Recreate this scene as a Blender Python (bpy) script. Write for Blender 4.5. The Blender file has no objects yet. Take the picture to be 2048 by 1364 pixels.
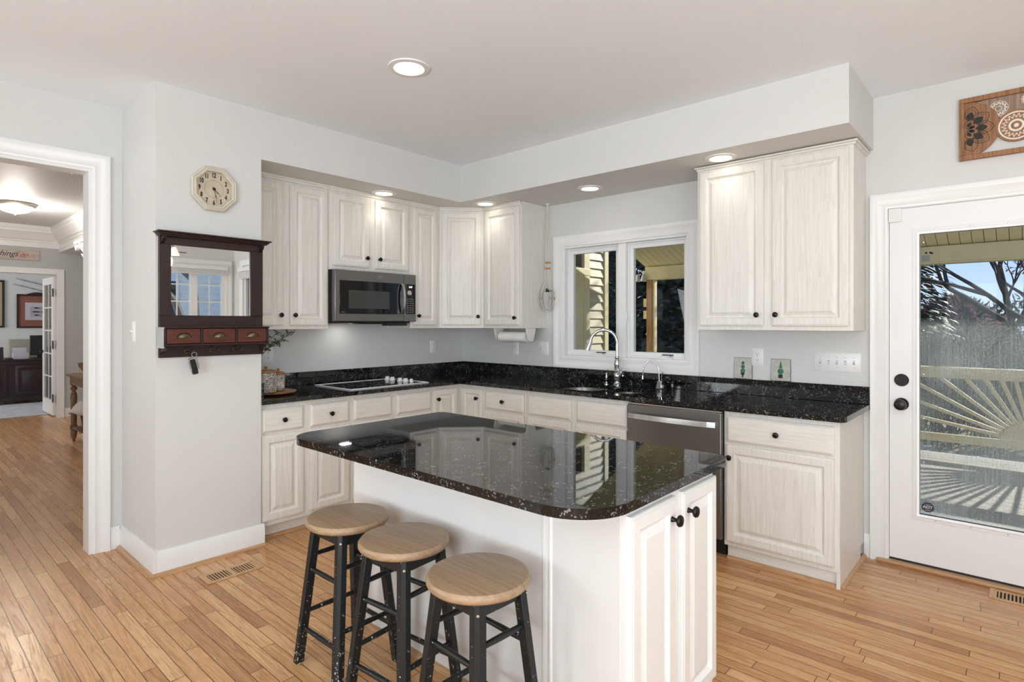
import bpy, math, random
from mathutils import Vector, Matrix
from mathutils.geometry import tessellate_polygon
random.seed(7)
PI = math.pi
sc = bpy.context.scene
COL = sc.collection

# ------------------------------------------------------------------ camera
cam_d = bpy.data.cameras.new('camera'); cam = bpy.data.objects.new('camera', cam_d); COL.objects.link(cam)
cam_d.sensor_width = 36; cam_d.lens = 1145.3 / 2048 * 36
cam_d.shift_x = -(1030.3 - 1024) / 2048; cam_d.shift_y = -(682 - 646.6) / 2048
cam_d.clip_start = 0.05; cam_d.clip_end = 300
cam.location = (4.230, -3.980, 1.400)
cam.rotation_euler = (PI / 2, 0, math.radians(41.605))
sc.camera = cam
# ------------------------------------------------------------------ view / world / light
sc.view_settings.view_transform = 'Standard'; sc.view_settings.look = 'None'
sc.view_settings.gamma = 1; sc.view_settings.use_curve_mapping = False
sc.view_settings.exposure = 0.19
W = bpy.data.worlds.new('sky'); sc.world = W; W.use_nodes = True
wn = W.node_tree.nodes; wl = W.node_tree.links; wn.clear()
# clear winter sky: pale near the horizon, deeper blue overhead
wt = wn.new('ShaderNodeTexCoord'); ws = wn.new('ShaderNodeSeparateXYZ'); wr = wn.new('ShaderNodeValToRGB')
wl.new(wt.outputs['Generated'], ws.inputs[0]); wl.new(ws.outputs[2], wr.inputs[0])
for e_, (p_, c_) in zip([wr.color_ramp.elements[0], wr.color_ramp.elements.new(.12), wr.color_ramp.elements.new(.35), wr.color_ramp.elements[-1]], ((0, (.62, .72, .88)), (.12, (.36, .54, .88)), (.35, (.22, .40, .80)), (1, (.12, .26, .62)))):
    e_.position = p_; e_.color = (*c_, 1)
bg = wn.new('ShaderNodeBackground'); bg.inputs['Strength'].default_value = 1.15
wo = wn.new('ShaderNodeOutputWorld'); wl.new(wr.outputs[0], bg.inputs[0]); wl.new(bg.outputs[0], wo.inputs[0])
SUN_E, SUN_A = math.radians(22), math.radians(15)
sd_ = bpy.data.lights.new('sun', 'SUN'); sd_.energy = 7.5; sd_.angle = math.radians(0.6); sd_.color = (1, .95, .86)
so = bpy.data.objects.new('sun', sd_); COL.objects.link(so); so.location = (6, 12, 8)
sdir = Vector((math.sin(SUN_A) * math.cos(SUN_E), math.cos(SUN_A) * math.cos(SUN_E), math.sin(SUN_E)))
so.rotation_euler = sdir.to_track_quat('Z', 'Y').to_euler()

def area(name, loc, direction, sx, sy, power, color=(1, 1, 1)):
    d = bpy.data.lights.new(name, 'AREA'); d.shape = 'RECTANGLE'; d.size = sx; d.size_y = sy; d.energy = power; d.color = color
    o = bpy.data.objects.new(name, d); COL.objects.link(o); o.location = loc
    o.rotation_euler = Vector(direction).to_track_quat('-Z', 'Z').to_euler()
    return o
# daylight lamps added at windows behind the camera, tilted up to brighten the ceiling
area('window_daylight', (4.75, -7.12, 1.35), (0, 1, 1.05), 2.9, 2.0, 170, (.87, .945, 1))
area('window_daylight', (6.72, -4.6, 1.35), (-1, 0, 1.0), 2.6, 2.0, 108, (.87, .945, 1))
area('window_daylight', (.06, -6.25, 1.30), (1, .25, .5), 1.2, 1.9, 52, (.90, .97, 1))
# area lamps added inside the hall / dining room and the study, without window openings
area('window_daylight', (-3.2, -6.3, 1.5), (0, 1, .9), 2.4, 1.6, 40, (.95, .96, 1))
area('window_daylight', (-8.6, -5.4, 1.5), (-.15, 1, 0), 1.8, 1.6, 60, (.97, .985, 1))

CY = sc.cycles
try:
    CY.use_denoising = True; CY.max_bounces = 10; CY.diffuse_bounces = 5; CY.glossy_bounces = 5
    CY.transparent_max_bounces = 24; CY.sample_clamp_indirect = 6; CY.caustics_reflective = False; CY.caustics_refractive = False
except Exception: pass

# ------------------------------------------------------------------ mesh builder
class MB:
    def __init__(s): s.v = []; s.f = []; s.mi = []; s.M = None; s.cur = 0
    def mat(s, i): s.cur = i; return s
    def add(s, vs, fs):
        n = len(s.v)
        for p in vs:
            p = Vector(p)
            if s.M is not None: p = s.M @ p
            s.v.append(p)
        for f in fs: s.f.append([n + i for i in f]); s.mi.append(s.cur)
    def box(s, x0, x1, y0, y1, z0, z1):
        vs = [(x, y, z) for z in (z0, z1) for y in (y0, y1) for x in (x0, x1)]
        s.add(vs, [(0, 2, 3, 1), (4, 5, 7, 6), (0, 1, 5, 4), (2, 6, 7, 3), (0, 4, 6, 2), (1, 3, 7, 5)]); return s
    def hexa(s, b, t):
        vs = list(b) + list(t)
        s.add(vs, [(3, 2, 1, 0), (4, 5, 6, 7), (0, 1, 5, 4), (1, 2, 6, 5), (2, 3, 7, 6), (3, 0, 4, 7)]); return s
    def prism(s, poly, z0, z1, holes=()):
        loops = [[Vector((p[0], p[1], 0)) for p in poly]] + [[Vector((p[0], p[1], 0)) for p in h] for h in holes]
        tri = tessellate_polygon(loops); flat = [p for l in loops for p in l]; n = len(flat)
        vs = [(p.x, p.y, z0) for p in flat] + [(p.x, p.y, z1) for p in flat]; fs = []
        for t in tri:
            a, b, c = [flat[i] for i in t]
            up = (b - a).cross(c - a).z > 0
            t = tuple(t) if up else tuple(reversed(t))
            fs.append(tuple(i + n for i in t)); fs.append(tuple(reversed(t)))
        k = 0
        for li, l in enumerate(loops):
            m = len(l); ar = sum(l[i].x * l[(i + 1) % m].y - l[(i + 1) % m].x * l[i].y for i in range(m))
            ccw = (ar > 0) == (li == 0)
            for i in range(m):
                a, b = k + i, k + (i + 1) % m
                fs.append((a, b, b + n, a + n) if ccw else (b, a, a + n, b + n))
            k += m
        s.add(vs, fs); return s
    def tube(s, pts, r, seg=10, cap=True):
        pts = [Vector(p) for p in pts]; n = len(pts); rs = r if isinstance(r, (list, tuple)) else [r] * n
        vs = []; fs = []; up = None
        for i, p in enumerate(pts):
            t = (pts[min(i + 1, n - 1)] - pts[max(i - 1, 0)]).normalized()
            if up is None:
                a = Vector((0, 0, 1)) if abs(t.z) < .9 else Vector((1, 0, 0)); up = (a - t * a.dot(t)).normalized()
            else:
                up = up - t * up.dot(t)
                up = up.normalized() if up.length > 1e-6 else t.orthogonal().normalized()
            w = t.cross(up)
            for k in range(seg):
                an = 2 * PI * k / seg; vs.append(p + (up * math.cos(an) + w * math.sin(an)) * rs[i])
        for i in range(n - 1):
            for k in range(seg):
                a = i * seg + k; b = i * seg + (k + 1) % seg; fs.append((a, b, b + seg, a + seg))
        if cap: fs.append(tuple(reversed(range(seg)))); fs.append(tuple(range((n - 1) * seg, n * seg)))
        s.add(vs, fs); return s
    def lathe(s, prof, c=(0, 0, 0), seg=24, axis='z'):
        closed = prof[0][0] > 1e-4 and prof[-1][0] > 1e-4 and abs(prof[0][1] - prof[-1][1]) < 1e-6 and len(prof) > 3
        vs = []; fs = []; n = len(prof); c = Vector(c)
        for (r, z) in prof:
            for k in range(seg):
                a = 2 * PI * k / seg; x, y = r * math.cos(a), r * math.sin(a)
                vs.append(c + (Vector((x, y, z)) if axis == 'z' else Vector((x, -z, y)) if axis == '-y' else Vector((z, x, y))))
        for i in range(n - 1):
            for k in range(seg):
                a = i * seg + k; b = i * seg + (k + 1) % seg; fs.append((a, b, b + seg, a + seg))
        if closed:
            if abs(prof[0][0] - prof[-1][0]) > 1e-6:
                for k in range(seg): a = (n - 1) * seg + k; b = (n - 1) * seg + (k + 1) % seg; fs.append((a, b, (k + 1) % seg, k))
        else:
            if prof[0][0] > 1e-4: fs.append(tuple(reversed(range(seg))))
            if prof[-1][0] > 1e-4: fs.append(tuple(range((n - 1) * seg, n * seg)))
        s.add(vs, fs); return s
    def rings(s, x0, x1, z0, z1, yf, prof):
        """nested rectangles facing -y: prof = [(inset, depth)]"""
        vs = []; fs = []
        for (i, d) in prof:
            vs += [(x0 + i, yf + d, z0 + i), (x1 - i, yf + d, z0 + i), (x1 - i, yf + d, z1 - i), (x0 + i, yf + d, z1 - i)]
        for k in range(len(prof) - 1):
            for j in range(4):
                a = 4 * k + j; b = 4 * k + (j + 1) % 4; fs.append((a, b, b + 4, a + 4))
        m = 4 * (len(prof) - 1); fs.append((m, m + 1, m + 2, m + 3)); fs.append((3, 2, 1, 0))
        s.add(vs, fs); return s
    def frame(s, x0, x1, z0, z1, w, y0, y1, wb=None):
        """rectangular frame in xz plane, outer bounds, width w"""
        wb = w if wb is None else wb
        s.box(x0, x0 + w, y0, y1, z0, z1); s.box(x1 - w, x1, y0, y1, z0, z1)
        s.box(x0 + w, x1 - w, y0, y1, z1 - w, z1)
        if wb > 0: s.box(x0 + w, x1 - w, y0, y1, z0, z0 + wb)
        return s
    def profile_frame(s, x0, x1, z0, z1, prof, open_bottom=False):
        """mitred moulding round a rectangle; prof=[(outset from inner edge, y)] swept round inner rectangle"""
        vs = []; fs = []; n = len(prof)
        for (o, y) in prof:
            zb = z0 - (0 if open_bottom else o)
            vs += [(x0 - o, y, zb), (x0 - o, y, z1 + o), (x1 + o, y, z1 + o), (x1 + o, y, zb)]
        segs = [(0, 1), (1, 2), (2, 3)] + ([] if open_bottom else [(3, 0)])
        for k in range(n):
            k2 = (k + 1) % n
            for a, b in segs: fs.append((4 * k + a, 4 * k + b, 4 * k2 + b, 4 * k2 + a))
        s.add(vs, fs)
        if open_bottom:
            s.add([(x0 - o, y, z0) for o, y in prof], [tuple(range(n))]); s.add([(x1 + o, y, z0) for o, y in prof], [tuple(reversed(range(n)))])
        return s
    def build(s, name, mats, parent=None, bevel=0, smooth=40, segs=2):
        me = bpy.data.meshes.new(name); me.from_pydata([tuple(v) for v in s.v], [], s.f)
        if not isinstance(mats, (list, tuple)): mats = [mats]
        for m in mats: me.materials.append(m)
        me.polygons.foreach_set('material_index', s.mi)
        if smooth:
            me.polygons.foreach_set('use_smooth', [True] * len(me.polygons)); me.set_sharp_from_angle(angle=math.radians(smooth))
        me.update()
        o = bpy.data.objects.new(name, me); COL.objects.link(o)
        if parent is not None: o.parent = parent
        if bevel:
            b = o.modifiers.new('bevel', 'BEVEL'); b.width = bevel; b.segments = segs; b.limit_method = 'ANGLE'; b.angle_limit = math.radians(50)
        return o
def rrect(x0, x1, y0, y1, r, n=6):
    """ccw rounded rectangle; r = radius or (r_x0y0, r_x1y0, r_x1y1, r_x0y1)"""
    if not isinstance(r, (list, tuple)): r = [r] * 4
    out = []
    for (cx, cy, a0, rr, sx, sy) in ((x0, y0, PI, r[0], 1, 1), (x1, y0, 1.5 * PI, r[1], -1, 1), (x1, y1, 0, r[2], -1, -1), (x0, y1, .5 * PI, r[3], 1, -1)):
        if rr < 1e-4: out.append((cx, cy)); continue
        for k in range(n + 1):
            a = a0 + .5 * PI * k / n; out.append((cx + sx * rr + rr * math.cos(a), cy + sy * rr + rr * math.sin(a)))
    return out
def E(name, label, cat, loc=(0, 0, 0), rz=0, group=None, kind=None):
    o = bpy.data.objects.new(name, None); COL.objects.link(o); o.location = loc; o.rotation_euler = (0, 0, rz); o.empty_display_size = .1
    tag(o, label, cat, group, kind); return o
def tag(o, label=None, cat=None, group=None, kind=None):
    if label: o['label'] = label
    if cat: o['category'] = cat
    if group: o['group'] = group
    if kind: o['kind'] = kind
    return o
def struct(o, label=None): o['kind'] = 'structure'; 
_txt = {}
def text_obj(name, s, size, mat, parent, loc, rot=(PI / 2, 0, 0), extrude=.001, shear=0, align='CENTER', sx=1.0, bold=0.0):
    cu = bpy.data.curves.new('t', 'FONT'); cu.body = s; cu.size = size; cu.extrude = extrude; cu.shear = shear
    cu.align_x = align; cu.align_y = 'CENTER'; cu.offset = bold
    t = bpy.data.objects.new('t', cu); COL.objects.link(t); bpy.context.view_layer.update()
    me = bpy.data.meshes.new_from_object(t.evaluated_get(bpy.context.evaluated_depsgraph_get()))
    bpy.data.objects.remove(t); bpy.data.curves.remove(cu)
    me.materials.clear(); me.materials.append(mat)
    o = bpy.data.objects.new(name, me); COL.objects.link(o); o.parent = parent; o.location = loc; o.rotation_euler = rot; o.scale = (sx, 1, 1)
    return o

# ------------------------------------------------------------------ materials
def nodes(name):
    m = bpy.data.materials.new(name); m.use_nodes = True; nt = m.node_tree; nt.nodes.clear()
    out = nt.nodes.new('ShaderNodeOutputMaterial'); b = nt.nodes.new('ShaderNodeBsdfPrincipled'); nt.links.new(b.outputs[0], out.inputs[0])
    return m, nt, b
def setp(b, color=None, rough=None, metal=None, spec=None, coat=None, em=None, ems=None, ior=None):
    I = b.inputs
    if color is not None: I['Base Color'].default_value = (*color, 1)
    if rough is not None: I['Roughness'].default_value = rough
    if metal is not None: I['Metallic'].default_value = metal
    if spec is not None: I['Specular IOR Level'].default_value = spec
    if coat is not None: I['Coat Weight'].default_value = coat; I['Coat Roughness'].default_value = .08
    if ior is not None: I['IOR'].default_value = ior
    if em is not None: I['Emission Color'].default_value = (*em, 1); I['Emission Strength'].default_value = ems
def nd(nt, t, **kw):
    n = nt.nodes.new(t)
    for k, v in kw.items(): setattr(n, k, v)
    return n
def math_(nt, op, a, b=None, c=None):
    n = nt.nodes.new('ShaderNodeMath'); n.operation = op
    for i, x in enumerate((a, b, c)):
        if x is None: continue
        if isinstance(x, (int, float)): n.inputs[i].default_value = x
        else: nt.links.new(x, n.inputs[i])
    return n.outputs[0]
def ramp(nt, fac, stops):
    r = nt.nodes.new('ShaderNodeValToRGB'); cr = r.color_ramp
    while len(cr.elements) < len(stops): cr.elements.new(.5)
    for e, (p, c) in zip(cr.elements, stops): e.position = p; e.color = (*c, 1) if len(c) == 3 else c
    nt.links.new(fac, r.inputs[0]); return r.outputs[0]
def noise(nt, vec, scale, detail=3, rough=.5, dist=0):
    n = nt.nodes.new('ShaderNodeTexNoise'); n.inputs['Scale'].default_value = scale; n.inputs['Detail'].default_value = detail
    n.inputs['Roughness'].default_value = rough; n.inputs['Distortion'].default_value = dist
    if vec is not None: nt.links.new(vec, n.inputs['Vector'])
    return n.outputs['Fac']
def mapping(nt, vec, scale=(1, 1, 1), rot=(0, 0, 0), loc=(0, 0, 0)):
    m = nt.nodes.new('ShaderNodeMapping'); m.inputs['Scale'].default_value = scale; m.inputs['Rotation'].default_value = rot; m.inputs['Location'].default_value = loc
    nt.links.new(vec, m.inputs['Vector']); return m.outputs[0]
def bump(nt, b, h, strength=.2, dist=.002):
    n = nt.nodes.new('ShaderNodeBump'); n.inputs['Strength'].default_value = strength; n.inputs['Distance'].default_value = dist
    nt.links.new(h, n.inputs['Height']); nt.links.new(n.outputs[0], b.inputs['Normal'])
def tc(nt, which='Object'):
    return nt.nodes.new('ShaderNodeTexCoord').outputs[which]
def mix(nt, fac, a, b_, blend='MIX'):
    n = nt.nodes.new('ShaderNodeMix'); n.data_type = 'RGBA'; n.blend_type = blend
    for k, x in ((0, fac), (6, a), (7, b_)):
        if isinstance(x, (int, float)): n.inputs[k].default_value = x
        elif isinstance(x, tuple): n.inputs[k].default_value = (*x, 1)
        else: nt.links.new(x, n.inputs[k])
    return n.outputs[2]
def simple(name, color, rough=.5, metal=0, spec=None, coat=None, var=.04, vscale=8, bmp=0, bscale=60):
    m, nt, b = nodes(name); setp(b, color, rough, metal, spec, coat)
    f = noise(nt, tc(nt), vscale, 2)
    d = tuple(c * (1 - var) for c in color); l = tuple(min(1, c * (1 + var)) for c in color)
    nt.links.new(ramp(nt, f, [(.3, d), (.7, l)]), b.inputs['Base Color'])
    if bmp: bump(nt, b, noise(nt, tc(nt), bscale, 3), bmp, .001)
    return m
def paint(name, color, rough=.55, bmp=.06): return simple(name, color, rough, var=.012, vscale=1.5, bmp=bmp, bscale=220)
def grain_mat(name, light, dark, axis='z', rough=.42, amt=1.0, scale=1.0, coat=None):
    """pickled / stained oak: fine pores and cathedral figure running along one axis"""
    m, nt, b = nodes(name); setp(b, light, rough, coat=coat); v = tc(nt)
    s1 = {'z': (90, 90, 3.2), 'x': (3.2, 90, 90), 'y': (90, 3.2, 90)}[axis]; s2 = {'z': (11, 11, .9), 'x': (.9, 11, 11), 'y': (11, .9, 11)}[axis]
    s1 = tuple(k * scale for k in s1); s2 = tuple(k * scale for k in s2)
    f1 = noise(nt, mapping(nt, v, s1), 1, 3, .6)
    f2 = noise(nt, mapping(nt, v, s2), 1, 2, .5, .3)
    rings = math_(nt, 'FRACT', math_(nt, 'MULTIPLY', f2, 9))
    rg = math_(nt, 'MULTIPLY', math_(nt, 'POWER', rings, 3), .55)
    pores = math_(nt, 'MULTIPLY', math_(nt, 'SUBTRACT', f1, .42), 2.2)
    t = math_(nt, 'MULTIPLY', math_(nt, 'MAXIMUM', math_(nt, 'ADD', rg, pores), 0.0), amt)
    t = nd(nt, 'ShaderNodeClamp').inputs[0].node if False else t
    cl = nt.nodes.new('ShaderNodeClamp'); nt.links.new(t, cl.inputs[0])
    nt.links.new(mix(nt, cl.outputs[0], light, dark), b.inputs['Base Color'])
    bump(nt, b, cl.outputs[0], -.12, .001)
    return m
def plank_mat(name, width, length, axis, cols, seam, rough=.3, gapw=.0016, bmp=.3, coat=None, grain=1.45):
    """strip floor: every plank its own tone, joints staggered at random"""
    m, nt, b = nodes(name); setp(b, cols[0], rough, coat=coat)
    sep = nt.nodes.new('ShaderNodeSeparateXYZ'); nt.links.new(tc(nt), sep.inputs[0])
    L, Wd = (sep.outputs[0], sep.outputs[1]) if axis == 'x' else (sep.outputs[1], sep.outputs[0])
    row = math_(nt, 'FLOOR', math_(nt, 'DIVIDE', Wd, width))
    wn1 = nd(nt, 'ShaderNodeTexWhiteNoise', noise_dimensions='1D'); nt.links.new(row, wn1.inputs['W'])
    u = math_(nt, 'ADD', math_(nt, 'DIVIDE', L, length), math_(nt, 'MULTIPLY', wn1.outputs['Value'], 7.3))
    col = math_(nt, 'FLOOR', u)
    cb = nt.nodes.new('ShaderNodeCombineXYZ'); nt.links.new(row, cb.inputs[0]); nt.links.new(col, cb.inputs[1])
    wn2 = nd(nt, 'ShaderNodeTexWhiteNoise', noise_dimensions='2D'); nt.links.new(cb.outputs[0], wn2.inputs['Vector'])
    tone = ramp(nt, wn2.outputs['Value'], [(i / (len(cols) - 1), c) for i, c in enumerate(cols)])
    # grain, shifted per plank
    cb2 = nt.nodes.new('ShaderNodeCombineXYZ')
    nt.links.new(math_(nt, 'ADD', math_(nt, 'MULTIPLY', L, 2.2), math_(nt, 'MULTIPLY', wn2.outputs['Value'], 90)), cb2.inputs[0])
    nt.links.new(math_(nt, 'MULTIPLY', Wd, 42), cb2.inputs[1])
    nt.links.new(math_(nt, 'MULTIPLY', wn2.outputs['Value'], 40), cb2.inputs[2])
    g1 = noise(nt, cb2.outputs[0], .55, 3, .55, .8)
    rr = math_(nt, 'FRACT', math_(nt, 'MULTIPLY', g1, 6.5))
    cb3 = nt.nodes.new('ShaderNodeCombineXYZ')
    nt.links.new(math_(nt, 'MULTIPLY', L, 14), cb3.inputs[0]); nt.links.new(math_(nt, 'MULTIPLY', Wd, 420), cb3.inputs[1])
    g2 = noise(nt, cb3.outputs[0], 1, 2, .6)
    gg = math_(nt, 'ADD', math_(nt, 'MULTIPLY', math_(nt, 'POWER', rr, 2.5), .5 * grain), math_(nt, 'MULTIPLY', math_(nt, 'MAXIMUM', math_(nt, 'SUBTRACT', g2, .45), 0), 1.4 * grain))
    tone2 = mix(nt, gg, tone, mix(nt, 1.0, tone, (.60, .50, .40), 'MULTIPLY'))
    # gaps
    fw = math_(nt, 'FRACT', math_(nt, 'DIVIDE', Wd, width)); fl = math_(nt, 'FRACT', u)
    ew = math_(nt, 'MULTIPLY', math_(nt, 'MINIMUM', fw, math_(nt, 'SUBTRACT', 1, fw)), width)
    el = math_(nt, 'MULTIPLY', math_(nt, 'MINIMUM', fl, math_(nt, 'SUBTRACT', 1, fl)), length)
    gap = math_(nt, 'LESS_THAN', math_(nt, 'MINIMUM', ew, el), gapw * .5)
    nt.links.new(mix(nt, gap, tone2, seam), b.inputs['Base Color'])
    h = math_(nt, 'SUBTRACT', 1, gap)
    bump(nt, b, h, bmp, .001)
    nt.links.new(math_(nt, 'ADD', rough, math_(nt, 'MULTIPLY', gg, .12)), b.inputs['Roughness'])
    return m
def granite_mat():
    m, nt, b = nodes('black_granite'); setp(b, (.01, .01, .01), .03, spec=.5, ior=1.5); v = tc(nt)
    vo = nd(nt, 'ShaderNodeTexVoronoi', feature='F1'); vo.inputs['Scale'].default_value = 190; nt.links.new(v, vo.inputs['Vector'])
    sep = nt.nodes.new('ShaderNodeSeparateColor'); nt.links.new(vo.outputs['Color'], sep.inputs[0])
    n1 = noise(nt, v, 26, 4, .6)
    fl = math_(nt, 'MULTIPLY', math_(nt, 'GREATER_THAN', sep.outputs[0], .86), math_(nt, 'MULTIPLY', math_(nt, 'MAXIMUM', math_(nt, 'SUBTRACT', n1, .42), 0), 5))
    vo2 = nd(nt, 'ShaderNodeTexVoronoi', feature='F1'); vo2.inputs['Scale'].default_value = 420; nt.links.new(v, vo2.inputs['Vector'])
    sep2 = nt.nodes.new('ShaderNodeSeparateColor'); nt.links.new(vo2.outputs['Color'], sep2.inputs[0])
    fl2 = math_(nt, 'MULTIPLY', math_(nt, 'GREATER_THAN', sep2.outputs[1], .955), .35)
    base = ramp(nt, n1, [(.3, (.003, .0032, .0035)), (.7, (.009, .009, .009))])
    c = mix(nt, fl2, base, (.085, .085, .08)); c = mix(nt, fl, c, (.20, .20, .19)); nt.links.new(c, b.inputs['Base Color'])
    return m
def glass_mat(name, tint=(.95, .97, .96), sunlit_dirt=False, refl=.10):
    m = bpy.data.materials.new(name); m.use_nodes = True; nt = m.node_tree; nt.nodes.clear()
    out = nt.nodes.new('ShaderNodeOutputMaterial'); tr = nt.nodes.new('ShaderNodeBsdfTransparent'); tr.inputs[0].default_value = (*tint, 1)
    gl = nt.nodes.new('ShaderNodeBsdfGlossy'); gl.inputs['Roughness'].default_value = .01
    lw = nt.nodes.new('ShaderNodeLayerWeight'); lw.inputs['Blend'].default_value = .25
    mx = nt.nodes.new('ShaderNodeMixShader'); nt.links.new(math_(nt, 'MULTIPLY', lw.outputs['Fresnel'], refl * 10 * .5), mx.inputs[0])
    nt.links.new(tr.outputs[0], mx.inputs[1]); nt.links.new(gl.outputs[0], mx.inputs[2]); last = mx.outputs[0]
    if sunlit_dirt:  # dirt streaks with sunlit haze painted into them on the lower glass
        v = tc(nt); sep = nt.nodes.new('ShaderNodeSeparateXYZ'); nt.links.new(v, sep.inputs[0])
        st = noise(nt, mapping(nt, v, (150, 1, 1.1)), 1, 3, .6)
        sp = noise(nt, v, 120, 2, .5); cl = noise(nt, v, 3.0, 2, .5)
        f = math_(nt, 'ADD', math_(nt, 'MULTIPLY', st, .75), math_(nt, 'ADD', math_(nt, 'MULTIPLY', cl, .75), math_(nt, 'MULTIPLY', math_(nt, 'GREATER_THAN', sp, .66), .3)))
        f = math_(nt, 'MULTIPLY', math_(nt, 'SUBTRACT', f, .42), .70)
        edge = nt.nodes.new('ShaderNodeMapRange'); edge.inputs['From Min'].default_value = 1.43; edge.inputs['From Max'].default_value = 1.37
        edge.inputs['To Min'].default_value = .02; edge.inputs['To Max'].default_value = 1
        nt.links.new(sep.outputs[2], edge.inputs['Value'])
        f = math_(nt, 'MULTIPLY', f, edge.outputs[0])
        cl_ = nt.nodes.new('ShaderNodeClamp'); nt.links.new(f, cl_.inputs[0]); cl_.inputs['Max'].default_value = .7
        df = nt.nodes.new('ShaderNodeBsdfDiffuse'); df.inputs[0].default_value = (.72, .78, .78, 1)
        tl = nt.nodes.new('ShaderNodeBsdfTranslucent'); tl.inputs[0].default_value = (.80, .90, .88, 1)  # colour brightened to stand in for sun on the dirt film
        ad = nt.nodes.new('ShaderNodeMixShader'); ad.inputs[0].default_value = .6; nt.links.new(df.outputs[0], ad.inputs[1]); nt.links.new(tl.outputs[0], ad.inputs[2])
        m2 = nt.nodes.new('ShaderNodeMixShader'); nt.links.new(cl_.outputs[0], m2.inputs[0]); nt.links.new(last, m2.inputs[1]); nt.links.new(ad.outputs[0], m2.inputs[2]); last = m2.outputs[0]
    nt.links.new(last, out.inputs[0]); return m
def emit_mat(name, color, strength):
    m, nt, b = nodes(name); setp(b, (.9, .9, .88), .4, em=color, ems=strength); return m

M = {}
M['wall'] = paint('wall_paint', (.69, .69, .672), .6)
M['ceiling'] = paint('ceiling_paint', (.89, .93, .975), .7)
M['trim'] = simple('white_trim_paint', (.84, .84, .83), .32, var=.01, vscale=2)
M['door'] = simple('white_door_paint', (.86, .86, .86), .28, var=.01, vscale=2)
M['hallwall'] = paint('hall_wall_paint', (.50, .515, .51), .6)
M['oakV'] = grain_mat('pickled_oak_vertical', (.81, .785, .735), (.69, .65, .59), 'z', amt=.8)
M['oakH'] = grain_mat('pickled_oak_horizontal', (.81, .785, .735), (.69, .65, .59), 'x', amt=.8)
M['islandwhite'] = simple('island_white_paint', (.83, .815, .79), .38, var=.015, vscale=3, bmp=.04)
M['floor'] = plank_mat('oak_strip_floor', .0572, .78, 'x', [(.56, .285, .115), (.70, .385, .175), (.62, .32, .135), (.77, .46, .22), (.46, .215, .080), (.72, .42, .19), (.64, .345, .145), (.80, .50, .25)], (.055, .02, .007), rough=.25, gapw=.0028)
M['shoe'] = grain_mat('oak_shoe_moulding', (.56, .33, .17), (.36, .19, .08), 'x', .35)
M['shoeY'] = grain_mat('oak_shoe_moulding_y', (.56, .33, .17), (.36, .19, .08), 'y', .35)
M['granite'] = granite_mat()
M['knob'] = simple('black_bronze_knob', (.018, .014, .012), .28, .6, var=.3, vscale=40)
M['slate'] = simple('slate_steel', (.205, .20, .19), .36, .85, var=.03, vscale=3)
M['blackplastic'] = simple('black_plastic', (.012, .012, .012), .35)
M['blackglass'] = simple('black_glass', (.006, .006, .006), .04, spec=.6)
M['steel'] = simple('brushed_steel', (.62, .60, .57), .24, 1, var=.03, vscale=30)
M['chrome'] = simple('polished_chrome', (.60, .60, .61), .04, 1, var=.01)
M['whiteplastic'] = simple('white_plastic', (.84, .84, .83), .3, var=.01)
M['dark'] = simple('dark_void', (.006, .006, .006), .8)
M['cherry'] = grain_mat('dark_cherry_wood', (.028, .010, .008), (.013, .005, .005), 'z', .36)
M['cherryred'] = grain_mat('red_cherry_wood', (.115, .026, .014), (.055, .014, .009), 'x', .34)
M['mirror'] = simple('mirror_glass', (.93, .94, .94), .0, 1, var=.0)
M['brass'] = simple('antique_brass', (.13, .10, .06), .35, .9, var=.3, vscale=30)
M['clockface'] = simple('aged_clock_face', (.56, .48, .36), .5, var=.12, vscale=14)
M['clockframe'] = simple('cream_clock_frame', (.62, .57, .47), .4, var=.04, vscale=10)
M['ink'] = simple('black_ink', (.015, .013, .012), .6)
M['seatwood'] = grain_mat('stool_seat_wood', (.42, .275, .16), (.27, .17, .095), 'x', .42, scale=.9)
M['lens'] = emit_mat('lamp_lens', (1, .90, .74), 5.5)
M['canring'] = simple('lamp_trim_white', (.82, .81, .79), .4)
M['glass'] = glass_mat('window_glass', refl=.16)
M['doorglass'] = glass_mat('dirty_door_glass', sunlit_dirt=True, refl=.05)

# ================================================================== SETTING
CH = 2.743
# floor (house)
mb = MB(); mb.box(-10.6, 6.95, -8.2, 0.0, -.05, 0); fl = mb.build('floor', M['floor']); struct(fl)
mb = MB(); mb.box(-.12, 6.95, -7.3, .15, CH, CH + .1); o = mb.build('ceiling', M['ceiling']); struct(o)
# window wall (y = 0 .. .15) with openings
def wall_y(name, y0, y1, x0, x1, z1, openings, mat, z0=0):
    mb = MB(); xs = x0
    for (a, b, c, d) in sorted(openings):
        mb.box(xs, a, y0, y1, z0, z1)
        if c > z0: mb.box(a, b, y0, y1, z0, c)
        if d < z1: mb.box(a, b, y0, y1, d, z1)
        xs = b
    mb.box(xs, x1, y0, y1, z0, z1); o = mb.build(name, mat); struct(o); return o
def wall_x(name, x0, x1, y0, y1, z1, openings, mat, z0=0):
    mb = MB(); ys = y0
    for (a, b, c, d) in sorted(openings):
        mb.box(x0, x1, ys, a, z0, z1)
        if c > z0: mb.box(x0, x1, a, b, z0, c)
        if d < z1: mb.box(x0, x1, a, b, d, z1)
        ys = b
    mb.box(x0, x1, ys, y1, z0, z1); o = mb.build(name, mat); struct(o); return o
WO = (1.25, 2.395, 1.11, 2.06)
DO = (3.633, 4.563, 0, 2.072)
wall_y('wall_back', 0, .15, -.12, 6.95, CH, [WO, DO, (5.35, 6.45, .55, 2.32)], M['wall'])
wall_x('wall_left', -.12, 0, -7.3, 0, CH, [(-6.95, -5.55, .25, 2.30), (-5.2, -3.086, 0, 2.337)], M['wall'])
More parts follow.
